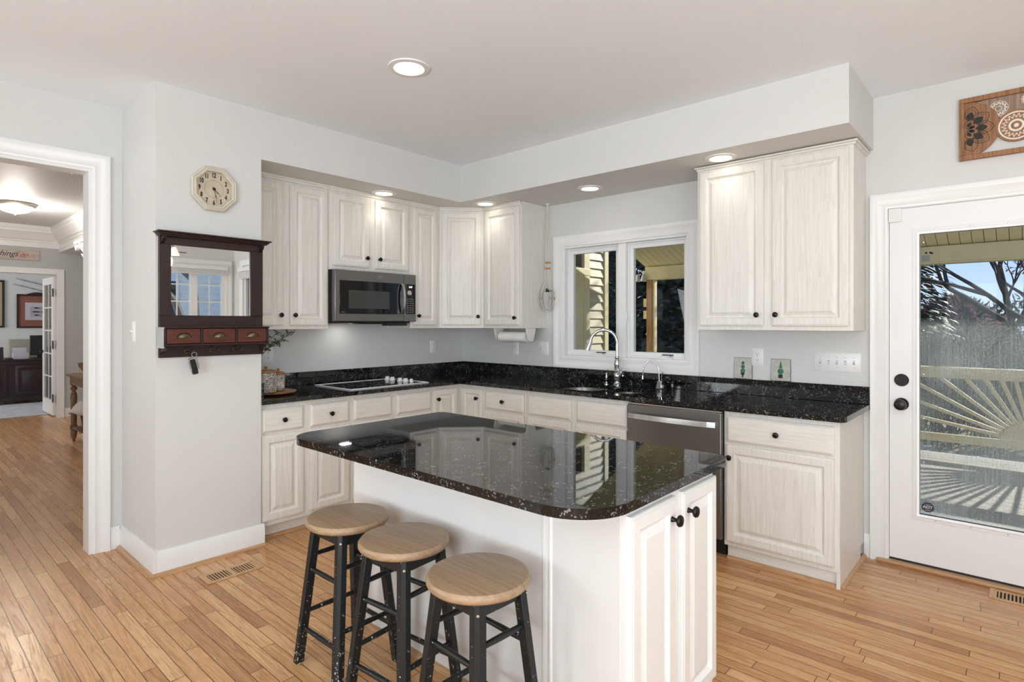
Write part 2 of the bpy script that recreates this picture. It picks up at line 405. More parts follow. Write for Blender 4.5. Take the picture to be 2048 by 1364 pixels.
wall_x('wall_right', 6.8, 6.95, -7.3, 0, CH, [(-1.54, -.13, .90, 2.32), (-5.95, -3.25, .3, 2.35)], M['wall'])
wall_y('wall_front', -7.3, -7.15, -.12, 6.95, CH, [(3.2, 6.3, .3, 2.35)], M['wall'])
# pillar beside the cabinets and the soffit above them
mb = MB(); mb.box(0, .635, -2.931, -2.343, 0, CH); o = mb.build('wall_pillar', M['wall']); struct(o)
mb = MB(); mb.prism([(0, 0), (0, -2.343), (.635, -2.343), (.635, -.635), (3.558, -.635), (3.558, 0)], 2.4335, CH); o = mb.build('wall_soffit', M['wall']); struct(o)
# baseboards
def base_prof_x(mb, x0, x1, y, sgn, h=.135, t=.016):
    """runs along x on wall plane y, projecting sgn"""
    a, b = y, y + sgn * t; pr = [(a, 0), (b, 0), (b, h - .022), (y + sgn * t * .55, h - .008), (y + sgn * t * .4, h), (a, h)]
    vs = [(x0, p, z) for p, z in pr] + [(x1, p, z) for p, z in pr]; n = len(pr)
    mb.add(vs, [(i, (i + 1) % n, (i + 1) % n + n, i + n) for i in range(n)] + [tuple(reversed(range(n))), tuple(range(n, 2 * n))])
def base_prof_y(mb, y0, y1, x, sgn, h=.135, t=.016):
    a, b = x, x + sgn * t; pr = [(a, 0), (b, 0), (b, h - .022), (x + sgn * t * .55, h - .008), (x + sgn * t * .4, h), (a, h)]
    vs = [(p, y0, z) for p, z in pr] + [(p, y1, z) for p, z in pr]; n = len(pr)
    mb.add(vs, [(i, (i + 1) % n, (i + 1) % n + n, i + n) for i in range(n)] + [tuple(reversed(range(n))), tuple(range(n, 2 * n))])
mb = MB(); base_prof_y(mb, -2.9315, -2.327, .635, 1); base_prof_x(mb, 0, .651, -2.931, -1)
struct(mb.build('baseboard_pillar', M['trim']))
mb = MB(); base_prof_y(mb, -2.994, -2.947, 0, 1); base_prof_y(mb, -7.15, -5.29, 0, 1); struct(mb.build('baseboard_left', M['trim']))
mb = MB(); base_prof_x(mb, 3.512, 3.546, 0, -1); base_prof_x(mb, 4.65, 6.8, 0, -1); struct(mb.build('baseboard_back', M['trim']))
mb = MB(); base_prof_y(mb, -7.15, 0, 6.8, -1); struct(mb.build('baseboard_right', M['trim']))
def shoe_y(mb, y0, y1, x, s): mb.prism_pts = None; vs = []; pr = [(0, 0), (.019, 0), (.017, .009), (.010, .016), (0, .019)]; n = 5; vs = [(x + s * p, y0, z) for p, z in pr] + [(x + s * p, y1, z) for p, z in pr]; mb.add(vs, [(i, (i + 1) % n, (i + 1) % n + n, i + n) for i in range(n)] + [tuple(range(n)), tuple(range(n, 2 * n))])
def shoe_x(mb, x0, x1, y, s): pr = [(0, 0), (.019, 0), (.017, .009), (.010, .016), (0, .019)]; n = 5; vs = [(x0, y + s * p, z) for p, z in pr] + [(x1, y + s * p, z) for p, z in pr]; mb.add(vs, [(i, (i + 1) % n, (i + 1) % n + n, i + n) for i in range(n)] + [tuple(range(n)), tuple(range(n, 2 * n))])
mb = MB(); shoe_y(mb, -2.966, -2.327, .651, 1); struct(mb.build('trim_1', M['shoeY']))
mb = MB(); shoe_x(mb, 0.0, .67, -2.947, -1); struct(mb.build('trim_2', M['shoe']))
# casing profile
CAS = [(0, 0), (0, -.012), (.012, -.016), (.022, -.012), (.060, -.018), (.070, -.026), (.088, -.026), (.088, 0)]
# ---- opening to the hall (wall_left)
def swapxy(mb, xplane, sgn=1): mb.M = Matrix(((0, -sgn, 0, xplane), (1, 0, 0, 0), (0, 0, 1, 0), (0, 0, 0, 1)))
mb = MB(); swapxy(mb, 0, 1); mb.profile_frame(-5.2, -3.086, 0, 2.337, CAS, True); struct(mb.build('trim_3', M['trim']))
mb = MB(); mb.box(-.13, .002, -3.104, -3.084, 0, 2.337); mb.box(-.13, .002, -5.2, -5.18, 0, 2.337); mb.box(-.13, .002, -5.18, -3.104, 2.318, 2.339); struct(mb.build('trim_4', M['trim']))
mb = MB(); swapxy(mb, -.12, -1); mb.profile_frame(-5.2, -3.086, 0, 2.337, CAS, True); struct(mb.build('trim_5', M['trim']))

# ---- kitchen window
win = E('window_1', None, None); struct(win)
mb = MB(); mb.profile_frame(WO[0], WO[1], WO[2], WO[3], CAS); mb.build('casing', M['trim'], win)
mb = MB(); mb.frame(1.25, 2.395, 1.11, 2.06, .018, -.002, .13); mb.box(1.787, 1.858, .02, .125, 1.128, 2.042)
mb.frame(1.268, 1.787, 1.128, 2.042, .014, .05, .12); mb.frame(1.858, 2.377, 1.128, 2.042, .014, .05, .12); mb.build('window_frame', M['trim'], win, bevel=.002)
for (a, b) in ((1.282, 1.773), (1.872, 2.363)):
    mb = MB(); mb.frame(a, b, 1.142, 2.028, .032, .062, .10); s_ = mb.build('sash', M['trim'], win, bevel=.002)
    mb = MB(); mb.box(a + .03, b - .03, .080, .084, 1.172, 1.998); mb.build('pane', M['glass'], s_)
for cx in (1.60, 2.20):
    mb = MB(); mb.M = Matrix.Translation((cx, .045, 1.128))
    mb.hexa([(-.055, -.02, 0), (.055, -.02, 0), (.055, .02, 0), (-.055, .02, 0)], [(-.035, -.012, .026), (.02, -.012, .026), (.02, .02, .026), (-.035, .02, .026)])
    mb.tube([(-.02, -.015, .02), (.03, -.026, .016), (.06, -.028, .008)], [.006, .005, .006], 8); c_ = mb.build('crank_handle', M['whiteplastic'], win, bevel=.002)
    mb = MB(); mb.M = Matrix.Translation((cx - .045, .055, 1.152)); mb.box(0, .09, 0, .008, 0, .009); mb.build('crank_arm', M['blackplastic'], c_)
for (a, z) in ((1.790, 1.45), (1.858, 1.45)):
    mb = MB(); mb.tube([(a, .048, z + .06), (a + .002, .03, z + .03), (a + .008, .022, z - .02), (a - .004, .025, z - .045)], .004, 8); mb.build('sash_lock', M['whiteplastic'], win)

# ---- back door with full glass
dr = E('door_1', None, None); struct(dr)
mb = MB(); mb.profile_frame(DO[0], DO[1], 0, DO[3], CAS, True); struct(mb.build('trim_6', M['trim']))
mb = MB(); mb.box(3.62, 3.6375, 0.0, .15, 0, 2.072); mb.box(4.5585, 4.575, 0.0, .15, 0, 2.072); mb.box(3.6375, 4.5585, 0.0, .15, 2.068, 2.09); mb.build('door_frame', M['trim'], dr)
mb = MB(); mb.box(3.64, 3.785, .003, .047, .03, 2.066); mb.box(4.41, 4.556, .003, .047, .03, 2.066); mb.box(3.785, 4.41, .003, .047, .03, .311); mb.box(3.785, 4.41, .003, .047, 1.909, 2.066)
leaf = mb.build('door_leaf', M['door'], dr)
mb = MB(); mb.profile_frame(3.785, 4.41, .311, 1.909, [(0, .02), (0, -.006), (.012, -.010), (.020, -.004), (.032, -.003), (.034, .003)]); g_ = mb.build('glazing_bead', M['door'], leaf)
mb = MB()
for k in range(7):
    z = .36 + k * .25
    for x in (3.805, 4.39): mb.lathe([(.004, 0), (.0035, .0015), (0, .002)], (x, -.0085, z), 8, '-y')
for k in range(4):
    for z in (1.93, .29): mb.lathe([(.004, 0), (.0035, .0015), (0, .002)], (3.86 + k * .155, -.0085, z), 8, '-y')
mb.build('screws', M['steel'], g_)
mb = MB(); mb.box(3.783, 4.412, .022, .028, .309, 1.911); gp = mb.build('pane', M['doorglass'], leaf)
for nm, z, r in (('deadbolt', 1.07, .036), ('door_knob', .931, .036)):
    mb = MB(); mb.lathe([(r, 0), (r, .006), (r * .86, .012), (r * .8, .012)], (3.699, .003, z), 28, '-y')
    if nm == 'deadbolt': mb.box(3.695, 3.703, -.026, -.008, z - .022, z + .006); mb.lathe([(.012, 0), (.011, .004)], (3.699, -.008, z - .004), 16, '-y')
    else: mb.lathe([(.014, .012), (.013, .03), (.026, .038), (.031, .05), (.030, .062), (.022, .066), (0, .066)], (3.699, .003, z), 28, '-y')
    mb.build(nm, M['knob'], dr)
mb = MB(); mb.box(3.637, 3.70, -.016, .002, 1.99, 2.068); ds = mb.build('door_sensor', M['whiteplastic'], dr, bevel=.002)
mb = MB(); mb.box(3.6365, 3.641, .0, .003, 1.995, 2.055); mb.build('hinge', M['steel'], dr)
mb = MB(); mb.box(3.58, 4.60, -.045, .05, 0, .018); mb.build('threshold', M['shoe'], dr, bevel=.005)
mb = MB(); mb.box(3.64, 4.556, .004, .045, .018, .032); mb.build('door_sweep', M['blackplastic'], dr)
M['navy'] = simple('navy_sticker', (.012, .02, .07), .4); M['gold'] = simple('pale_gold_ink', (.62, .55, .36), .5)
st = MB(); st.M = Matrix.Translation((3.822, .019, .352)) @ Matrix.Rotation(PI / 2, 4, 'X')
st.prism([(.030 * math.cos(PI / 8 + k * PI / 4), .029 * math.sin(PI / 8 + k * PI / 4)) for k in range(8)], 0, .0015)
sto = st.build('security_sticker', M['navy'], dr)
text_obj('lettering', 'ADT', .022, M['gold'], sto, (3.822, .0172, .352), extrude=.0004, bold=.0007)
text_obj('small_lettering', 'SECURED BY', .0052, M['gold'], sto, (3.822, .0172, .367), extrude=.0003)
mb = MB()
for k in range(5): mb.box(3.809 + k * .0054, 3.813 + k * .0054, .0168, .0176, .334, .337)
mb.build('small_marks', M['gold'], sto)
# ---- windows behind the camera (seen in the mirror)
def window_x(n, xw, y0, y1, z0, z1, cols, rows, nsash, blind=None, out=1):
    w = E('window_%d' % n, None, None); struct(w)
    mb = MB(); swapxy(mb, xw, -1); mb.profile_frame(y0, y1, z0, z1, CAS); mb.build('casing', M['trim'], w)
    mb = MB(); sw = (y1 - y0) / nsash
    def fr(mb, a, b, c, d, t, x0, x1):
        mb.box(x0, x1, a, a + t, c, d); mb.box(x0, x1, b - t, b, c, d); mb.box(x0, x1, a + t, b - t, c, c + t); mb.box(x0, x1, a + t, b - t, d - t, d)
    for k in range(nsash):
        a = y0 + k * sw; b = a + sw; mb = MB(); fr(mb, a, b, z0, z1, .05, xw + .02, xw + .10)
        for c in range(1, cols): yy = a + .05 + (sw - .1) * c / cols; mb.box(xw + .045, xw + .06, yy - .008, yy + .008, z0 + .05, z1 - .05)
        for c in range(1, rows): zz = z0 + .05 + (z1 - z0 - .1) * c / rows; mb.box(xw + .044, xw + .061, a + .05, b - .05, zz - .008, zz + .008)
        s_ = mb.build('sash', M['trim'], w); mb = MB(); mb.box(xw + .05, xw + .054, a + .048, b - .048, z0 + .048, z1 - .048); mb.build('pane', M['glass'], s_)
    return w
w2 = window_x(2, 6.8, -1.54, -.13, .90, 2.32, 2, 5, 3)
w5 = window_x(3, 6.8, -5.95, -3.25, .3, 2.35, 2, 4, 3)
w3 = E('window_4', None, None); struct(w3)
mb = MB(); mb.profile_frame(5.35, 6.45, .55, 2.32, CAS); mb.build('casing', M['trim'], w3)
mb = MB(); mb.frame(5.35, 6.45, .55, 2.32, .045, .02, .10); mb.box(5.88, 5.92, .03, .09, .59, 2.28); mb.box(5.39, 6.41, .03, .09, 1.28, 1.32); s_ = mb.build('sash', M['trim'], w3)
mb = MB(); mb.box(5.39, 6.41, .05, .054, .59, 2.29); mb.build('pane', M['glass'], s_)
w4 = E('window_5', None, None); struct(w4)
mb = MB(); mb.M = Matrix.Translation((0, -7.15, 0)) @ Matrix.Rotation(PI, 4, 'Z'); mb.profile_frame(-6.3, -3.2, .3, 2.35, CAS); mb.build('casing', M['trim'], w4)
mb = MB()
for k in range(4): mb.frame(3.2 + .775 * k, 3.2 + .775 * (k + 1), .3, 2.35, .05, -7.28, -7.20)
s_ = mb.build('sash', M['trim'], w4); mb = MB(); mb.box(3.23, 6.27, -7.25, -7.246, .33, 2.32); mb.build('pane', M['glass'], s_)
w6 = E('window_6', None, None); struct(w6)
mb = MB(); swapxy(mb, 0, 1); mb.profile_frame(-6.95, -5.55, .25, 2.30, CAS); mb.build('casing', M['trim'], w6)
mb = MB(); mb.box(-.11, -.03, -6.95, -6.90, .25, 2.30); mb.box(-.11, -.03, -5.60, -5.55, .25, 2.30); mb.box(-.11, -.03, -6.90, -5.60, .25, .30); mb.box(-.11, -.03, -6.90, -5.60, 2.25, 2.30); mb.box(-.10, -.04, -6.27, -6.23, .3, 2.25); s_ = mb.build('sash', M['trim'], w6)
mb = MB(); mb.box(-.075, -.070, -6.91, -5.59, .29, 2.26); mb.build('pane', M['glass'], s_)
M['blind'] = simple('white_blind', (.80, .80, .79), .6)
bl = E('window_blind', 'white cellular blind pulled up at the top of the double window seen in the mirror', 'blind', (6.74, -.835, 2.17))
mb = MB(); mb.box(-.03, .03, -.70, .70, .08, .145); mb.build('head_rail', M['blind'], bl)
mb = MB()
for k in range(4): mb.box(-.026, .026, -.69, .69, .004 + k * .019, .018 + k * .019)
mb.build('shade_folds', M['blind'], bl, bevel=.003)
bl = E('window_blind', 'white cellular blind in the corner window at the right edge of the mirror', 'blind', (5.9, -.06, 2.10))
mb = MB(); mb.box(-.55, .55, -.03, .03, .12, .19); mb.build('head_rail', M['blind'], bl)
mb = MB()
for k in range(6): mb.box(-.54, .54, -.026, .026, .004 + k * .019, .018 + k * .019)
mb.build('shade_folds', M['blind'], bl, bevel=.003)

# ================================================================== CABINETS
_kn = None
def knob(parent, x, y, z, mat=None, r=.0165):
    """round knob projecting to -y from plane y"""
    global _kn
    if _kn is None:
        mb = MB(); mb.lathe([(.0085, 0), (.0065, .004), (.005, .012), (.0095, .017), (.0155, .020), (.0165, .024), (.014, .029), (.007, .032), (0, .0325)], (0, 0, 0), 20, '-y')
        o = mb.build('knob', M['knob'], parent); _kn = o.data
    else:
        o = bpy.data.objects.new('knob', _kn); COL.objects.link(o); o.parent = parent
    o.location = (x, y, z); return o
RAISED = lambda s: [(0, .020), (0, .006), (.003, .003), (.009, .002), (.011, 0), (s - .012, 0), (s - .007, .005), (s - .002, .013), (s + .005, .0135), (s + .026, .0035), (s + .029, .002)]
SLAB = [(0, .020), (0, .010), (.006, .006), (.008, .004), (.014, .001), (.016, 0)]
def door(parent, x0, x1, z0, z1, yf, kx=None, kz=None, stile=.058, mat='oakV'):
    mb = MB(); mb.rings(x0, x1, z0, z1, yf, RAISED(stile)); d = mb.build('door', M[mat], parent, smooth=20)
    if kx is not None: knob(d, kx, yf, kz)
    return d
def drawer(parent, x0, x1, z0, z1, yf, kn=True, name='drawer'):
    mb = MB(); mb.rings(x0, x1, z0, z1, yf, SLAB); d = mb.build(name, M['oakH'], parent, smooth=20)
    if kn: knob(d, (x0 + x1) / 2, yf, (z0 + z1) / 2)
    return d
QA = PI / 2  # cabinets on the cooktop wall face +x: local x runs along world +y
def bodyA(parent, W_, z0, z1, D, top_trim=False, toe=False, mat='oakV', toe_depth=.07):
    mb = MB(); mb.box(0, W_, -D, 0, z0, z1); o = mb.build('body', M[mat], parent, bevel=.0015)
    return o
UZ0, UZ1, UT = 1.357, 2.4335, 2.386
def scribe(parent, x0, x1, D):
    mb = MB(); mb.box(x0, x1, -D - .012, -D, 2.402, 2.4335); mb.box(x0, x1, -D - .020, -D, 2.418, 2.4335); mb.build('top_moulding', M['oakH'], parent, bevel=.003)
# uppers on the cooktop wall (x = 0); origin at (0, y0)
def upA(y0, y1, label, z0=UZ0):
    c = E('wall_cabinet', label, 'cabinet', (0.002, y0, 0), QA, 'pickled oak wall cabinets')
    mb = MB(); mb.box(.0005, y1 - y0 - .0005, -.33, 0, z0, UZ1 - .001); mb.build('body', M['oakV'], c, bevel=.0015); scribe(c, .0005, y1 - y0 - .0005, .33); return c
y0 = -2.342; c = upA(y0, -1.70, 'whitewashed oak wall cabinet with two tall doors, half hidden behind the wall pillar')
door(c, -2.336 - y0, -2.056 - y0, 1.384, UT, -.351, -2.073 - y0 - .008, 1.458); door(c, -2.006 - y0, -1.715 - y0, 1.384, UT, -.351, -1.979 - y0, 1.458)
y0 = -1.70; c = upA(y0, -.935, 'short two door whitewashed wall cabinet above the microwave', 1.806)
door(c, -1.667 - y0, -1.351 - y0, 1.838, UT, -.351, -1.381 - y0, 1.912); door(c, -1.291 - y0, -.965 - y0, 1.838, UT, -.351, -1.262 - y0, 1.912)
y0 = -.935; c = upA(y0, -.612, 'narrow single door whitewashed wall cabinet just right of the microwave')
door(c, -.907 - y0, -.655 - y0, 1.384, UT, -.351, -.870 - y0, 1.464, .052)
# diagonal corner upper
c = E('corner_wall_cabinet', 'whitewashed wall cabinet set diagonally across the kitchen corner', 'cabinet', (0.002, -.002, 0), 0, 'pickled oak wall cabinets')
mb = MB(); mb.prism([(0, 0), (0, -.608), (.33, -.608), (.608, -.33), (.608, 0)], UZ0, UZ1 - .001); mb.build('body', M['oakV'], c, bevel=.0015)
L = .278 * math.sqrt(2)
def diag(o): o.location = (.33, -.608, 0); o.rotation_euler = (0, 0, PI / 4); return o
mb = MB(); mb.rings(.022, L - .022, 1.384, UT, -.021, RAISED(.058)); d = diag(mb.build('door', M['oakV'], c, smooth=20)); knob(d, L - .048, -.021, 1.46)
mb = MB(); mb.box(.005, L - .005, -.012, 0, 2.402, 2.4335); mb.box(.005, L - .005, -.020, 0, 2.418, 2.4335); diag(mb.build('top_moulding', M['oakH'], c, bevel=.003))
# uppers on the window wall (y = 0); local x = world x offset
c = E('wall_cabinet', 'single door whitewashed wall cabinet left of the kitchen window, with the paper towels below', 'cabinet', (.612, -.002, 0), 0, 'pickled oak wall cabinets')
mb = MB(); mb.box(0, .452, -.33, 0, UZ0, UZ1 - .001); mb.build('body', M['oakV'], c, bevel=.0015); scribe(c, 0, .452, .33)
door(c, .030, .436, 1.384, UT, -.351, .402, 1.447)
c = E('wall_cabinet', 'wide two door whitewashed wall cabinet right of the kitchen window', 'cabinet', (2.611, -.002, 0), 0, 'pickled oak wall cabinets')
mb = MB(); mb.box(0, .909, -.33, 0, UZ0, 2.405); mb.build('body', M['oakV'], c, bevel=.0015)
mb = MB(); mb.box(-.004, .922, -.342, 0, 2.402, 2.415); mb.box(-.012, .932, -.355, 0, 2.415, 2.426); mb.build('top_moulding', M['oakH'], c, bevel=.003)
door(c, .019, .427, 1.384, 2.391, -.351, .392, 1.452); door(c, .478, .888, 1.384, 2.391, -.351, .503, 1.452)

# base cabinets
def toe(parent, x0, x1, D, rec=.07, shoe='shoe'):
    mb = MB(); mb.box(x0, x1, -D + rec, -D + rec + .016, 0, .1); mb.build('toe_kick', M['oakH'], parent)
    mb = MB(); shoe_x(mb, x0, x1, -D + rec, -1); s = mb.build('shoe_moulding', M['shoe'], parent)
def base_cab(name, label, loc, rz, W_, z1=.882, D=.60, rec=.07):
    c = E(name, label, 'cabinet', loc, rz, 'pickled oak base cabinets')
    mb = MB(); mb.box(.0005, W_ - .0005, -D, 0, .10, z1); mb.build('body', M['oakV'], c, bevel=.0015); toe(c, .0005, W_ - .0005, D, rec); return c
DZ0, DZ1, BZ0, BZ1 = .697, .85, .132, .680
y0 = -2.342; c = base_cab('base_cabinet', 'whitewashed base cabinet with two drawers over two doors, beside the wall pillar', (.002, y0, 0), QA, .66)
for a, b, kx in ((-2.332, -2.048, -2.071), (-1.999, -1.702, -1.975)):
    drawer(c, a - y0, b - y0, DZ0, DZ1, -.621); door(c, a - y0, b - y0, BZ0, BZ1, -.621, kx - y0, .612)
y0 = -1.682; c = base_cab('base_cabinet', 'whitewashed base cabinet with blank drawer fronts below the cooktop', (.002, y0, 0), QA, .755)
for a, b, kx in ((-1.663, -1.332, -1.36), (-1.281, -.944, -1.255)):
    drawer(c, a - y0, b - y0, DZ0, DZ1, -.621, False, 'false_drawer_front'); door(c, a - y0, b - y0, BZ0, BZ1, -.621, kx - y0, .612)
c = E('corner_base_cabinet', 'whitewashed corner base cabinet with an inward folding pair of doors', 'cabinet', (.002, -.002, 0), 0, 'pickled oak base cabinets')
mb = MB(); mb.prism([(0, 0), (0, -.924), (.598, -.924), (.598, -.598), (.886, -.598), (.886, 0)], .10, .882); mb.build('body', M['oakV'], c, bevel=.0015)
mb = MB(); mb.box(.512, .528, -.924, -.528, 0, .1); mb.box(.528, .886, -.528, -.512, 0, .1); mb.build('toe_kick', M['oakH'], c)
mb = MB(); mb.rings(.018, .270, BZ0, DZ1, -.020, RAISED(.052)); d = mb.build('door', M['oakV'], c, smooth=20); d.location = (.598, -.922, 0); d.rotation_euler = (0, 0, QA); knob(d, .045, -.020, .775)
mb = MB(); mb.rings(.0, .248, BZ0, DZ1, -.020, RAISED(.052)); d = mb.build('door', M['oakV'], c, smooth=20); d.location = (.622, -.598, 0); knob(d, .20, -.020, .775)
x0 = .889; c = base_cab('base_cabinet', 'whitewashed base cabinet with a single knobbed drawer, left of the sink cabinet', (x0, -.002, 0), 0, .461)
drawer(c, .912 - x0, 1.331 - x0, DZ0, DZ1, -.621); door(c, .912 - x0, 1.331 - x0, BZ0, BZ1, -.621, 1.30 - x0, .612)
x0 = 1.351; c = E('base_cabinet', 'whitewashed sink base cabinet with two blank drawer fronts, left of the dishwasher', 'cabinet', (x0, -.002, 0), 0, 'pickled oak base cabinets')
mb = MB(); mb.box(.0005, .018, -.60, 0, .10, .882); mb.box(.88, .902, -.60, 0, .10, .882); mb.box(.018, .88, -.60, 0, .10, .12); mb.box(.018, .88, -.60, -.582, .12, .882); mb.build('body', M['oakV'], c); toe(c, 0, .902, .60)
for a, b, kx in ((1.372, 1.78, 1.75), (1.83, 2.243, 1.86)):
    drawer(c, a - x0, b - x0, DZ0, DZ1, -.621, False, 'false_drawer_front'); door(c, a - x0, b - x0, BZ0, BZ1, -.621, kx - x0, .612)
x0 = 2.897; c = E('base_cabinet', 'whitewashed base cabinet with one wide drawer over one door, next to the glass door', 'cabinet', (x0, -.002, 0), 0, 'pickled oak base cabinets')
mb = MB(); mb.box(0, .613, -.60, 0, .085, .882); mb.build('body', M['oakV'], c, bevel=.0015)
mb = MB(); mb.box(.012, .613, -.575, -.1, 0, .085); mb.box(.595, .6135, -.598, -.1, 0, .086); mb.build('toe_kick', M['oakH'], c)
mb = MB(); shoe_x(mb, .012, .634, -.578, -1); shoe_y(mb, -.598, -.002, .6135, 1); mb.build('shoe_moulding', M['shoe'], c)
drawer(c, 2.914 - x0, 3.485 - x0, .700, .855, -.621); door(c, 2.914 - x0, 3.485 - x0, .115, .684, -.621, 2.938 - x0, .612)

# worktop (L) with sink and backsplashes
ct = E('countertop', 'black granite countertop running round the kitchen corner with sink cut-out', 'countertop', (0, 0, 0))
outer = [(.001, -.001), (.001, -2.342), (.648, -2.342), (.648, -.648)] + [(3.543 - .045 + .045 * math.cos(a), -.648 + .045 + .045 * math.sin(a)) for a in [(-90 + 15 * k) * PI / 180 for k in range(7)]] + [(3.543, -.001)]
h1 = rrect(1.50, 1.935, -.565, -.145, (.13, .10, .10, .17), 8); h2 = rrect(1.965, 2.243, -.53, -.175, (.10, .12, .10, .09), 8)
cut = [(.10, -1.665), (.60, -1.665), (.60, -.965), (.10, -.965)]
mb = MB(); mb.prism(outer, .884, .914, [h1, h2]); mb.build('slab', M['granite'], ct, bevel=.004)
mb = MB(); mb.box(.001, .021, -2.32, -.001, .9145, 1.0195); mb.build('backsplash', M['granite'], ct, bevel=.002)
mb = MB(); mb.box(.022, 1.155, -.021, -.001, .9145, 1.0195); mb.box(1.156, 2.49, -.021, -.001, .9145, 1.0175); mb.box(2.491, 3.543, -.021, -.001, .9145, 1.0195); mb.build('backsplash', M['granite'], ct, bevel=.002)
mb = MB(); mb.box(.001, .63, -2.342, -2.322, .9145, 1.0195); mb.build('side_splash', M['granite'], ct, bevel=.002)
sk = E('kitchen_sink', 'undermounted stainless double bowl sink in the black countertop', 'sink', (0, 0, 0))
for h in (h1, h2):
    mb = MB(); cx = sum(p[0] for p in h) / len(h); cy = sum(p[1] for p in h) / len(h); n = len(h); prof = [(1.012, .884), (1.012, .8835), (.995, .8835), (.97, .72), (.90, .700), (.4, .696), (.1, .690)]
    vs = [(cx + (p[0] - cx) * s, cy + (p[1] - cy) * s, z) for s, z in prof for p in h]; fs = []
    for k in range(len(prof) - 1):
        for i in range(n): a = k * n + i; b = k * n + (i + 1) % n; fs.append((b, a, a + n, b + n))
    fs.append(tuple(range((len(prof) - 1) * n, len(prof) * n))); mb.add(vs[n:], [tuple(i - n for i in f) for f in fs[n:]])
    b_ = mb.build('bowl', M['steel'], sk)
    mb = MB(); mb.lathe([(.042, 0), (.040, .003), (.030, .003), (.02, .0), (0, 0)], (cx, cy, .692), 20); mb.build('drain', M['chrome'], b_)

# ---- taps
F = E('kitchen_faucet', 'tall polished chrome gooseneck faucet behind the sink', 'faucet', (1.855, -.105, .9145))
mb = MB(); mb.lathe([(.031, 0), (.031, .012), (.024, .018), (.021, .03), (.027, .06), (.029, .085), (.024, .10), (.027, .105), (.027, .112), (.020, .118), (.021, .15), (.024, .165), (.019, .195), (.014, .208), (.018, .213), (.018, .222), (.0135, .228)], (0, 0, 0), 28); mb.build('base', M['chrome'], F)
dirx, diry = -.86, -.51
pts = [(0, 0, .225), (0, 0, .33)]
R_ = .104
for k in range(0, 13):
    a = PI * k / 12 * .93; pts.append((dirx * (R_ - R_ * math.cos(a)), diry * (R_ - R_ * math.cos(a)), .33 + R_ * math.sin(a)))
mb = MB(); mb.tube(pts, .0125, 16); mb.build('spout', M['chrome'], F)
e = Vector(pts[-1]); t = (Vector(pts[-1]) - Vector(pts[-2])).normalized()
mb = MB(); mb.tube([e - t * .004, e + t * .006, e + t * .02, e + t * .04, e + t * .055, e + t * .072, e + t * .080], [.0145, .017, .016, .020, .021, .0255, .026], 18)
mb.tube([e + t * .03, e + t * .03 + Vector((.03, -.03, 0))], [.006, .004], 8); mb.build('spray_head', M['chrome'], F)
mb = MB(); mb.tube([(0, 0, .115), (.04, -.035, .112), (.062, -.052, .112)], [.016, .014, .016], 14)
for a in (0, 90, 180, 270):
    v = Vector((.62 * math.cos(math.radians(a + 30)), .78 * math.cos(math.radians(a + 30)), math.sin(math.radians(a + 30)))) * .034
    c0 = Vector((.066, -.055, .112)); mb.tube([c0, c0 + v * .7, c0 + v], [.0045, .004, .0075], 8)
mb.lathe([(.012, -.006), (.012, .006)], (.066, -.055, .112), 12); mb.build('handle', M['chrome'], F)
sp_ = E('soap_dispenser', 'small chrome soap dispenser left of the tall faucet', 'soap dispenser', (1.745, -.085, .9145))
mb = MB(); mb.lathe([(.020, 0), (.020, .006), (.010, .012), (.008, .03), (.013, .038), (.009, .044), (.012, .055), (.008, .065), (.008, .078), (.012, .082), (.010, .09), (0, .092)], seg=20); mb.build('pump', M['chrome'], sp_)
mb = MB(); mb.tube([(0.006, 0, .085), (.012, -.004, .095), (.012, -.004, .118)], [.004, .004, .005], 8); mb.build('nozzle', M['chrome'], sp_)
wf = E('filtered_water_tap', 'slim chrome filtered water tap right of the sink', 'faucet', (2.215, -.10, .9145))
mb = MB(); mb.hexa([(-.024, -.02, 0), (.024, -.02, 0), (.024, .02, 0), (-.024, .02, 0)], [(-.012, -.014, .058), (.020, -.014, .058), (.020, .014, .058), (-.012, .014, .058)]); mb.build('base', M['chrome'], wf, bevel=.003)
pts = [(-.004, 0, .05), (-.006, 0, .10)]
for k in range(11):
    a = PI * k / 10; pts.append((-.006 - .056 * (1 - math.cos(a)) * .92, -.025 * (1 - math.cos(a)), .12 + .088 * math.sin(a)))
pts.append((-.112, -.05, .09)); mb = MB(); mb.tube(pts, .0048, 12); mb.tube([(-.112, -.05, .094), (-.1125, -.05, .068)], [.0065, .0075], 12); mb.build('spout', M['chrome'], wf)
mb = MB(); mb.tube([(.014, 0, .055), (.017, 0, .10), (.026, 0, .125)], [.0028, .0028, .004], 8); mb.build('lever', M['chrome'], wf)

# ---- cooktop
M['cookglass'] = simple('cooktop_glass', (.006, .006, .006), .06, spec=.6)
ck = E('cooktop', 'black glass electric cooktop with a white rim, set in the countertop', 'cooktop', (.345, -1.315, .9145))
mb = MB(); mb.box(-.245, .245, -.352, .352, 0, .004); mb.build('glass', M['cookglass'], ck)
mb = MB(); mb.M = Matrix.Translation((0, 0, .0)) @ Matrix.Rotation(-PI / 2, 4, 'X'); mb.frame(-.255, .255, -.362, .362, .014, -.0075, 0); mb.build('rim', M['whiteplastic'], ck, bevel=.002)
M['ringmark'] = simple('burner_ring_grey', (.05, .05, .05), .3)
for (x, y, r) in ((-.12, -.22, .075), (.12, -.22, .10), (-.12, .06, .10), (.12, .06, .075)):
    mb = MB(); mb.lathe([(r, 0), (r, .0006), (r - .004, .0006), (r - .004, 0)], (x, y, .004), 40); mb.build('burner_ring', M['ringmark'], ck)
for x, r in ((-.062, .02), (.02, .02), (.118, .02), (.195, .02)):
    pass
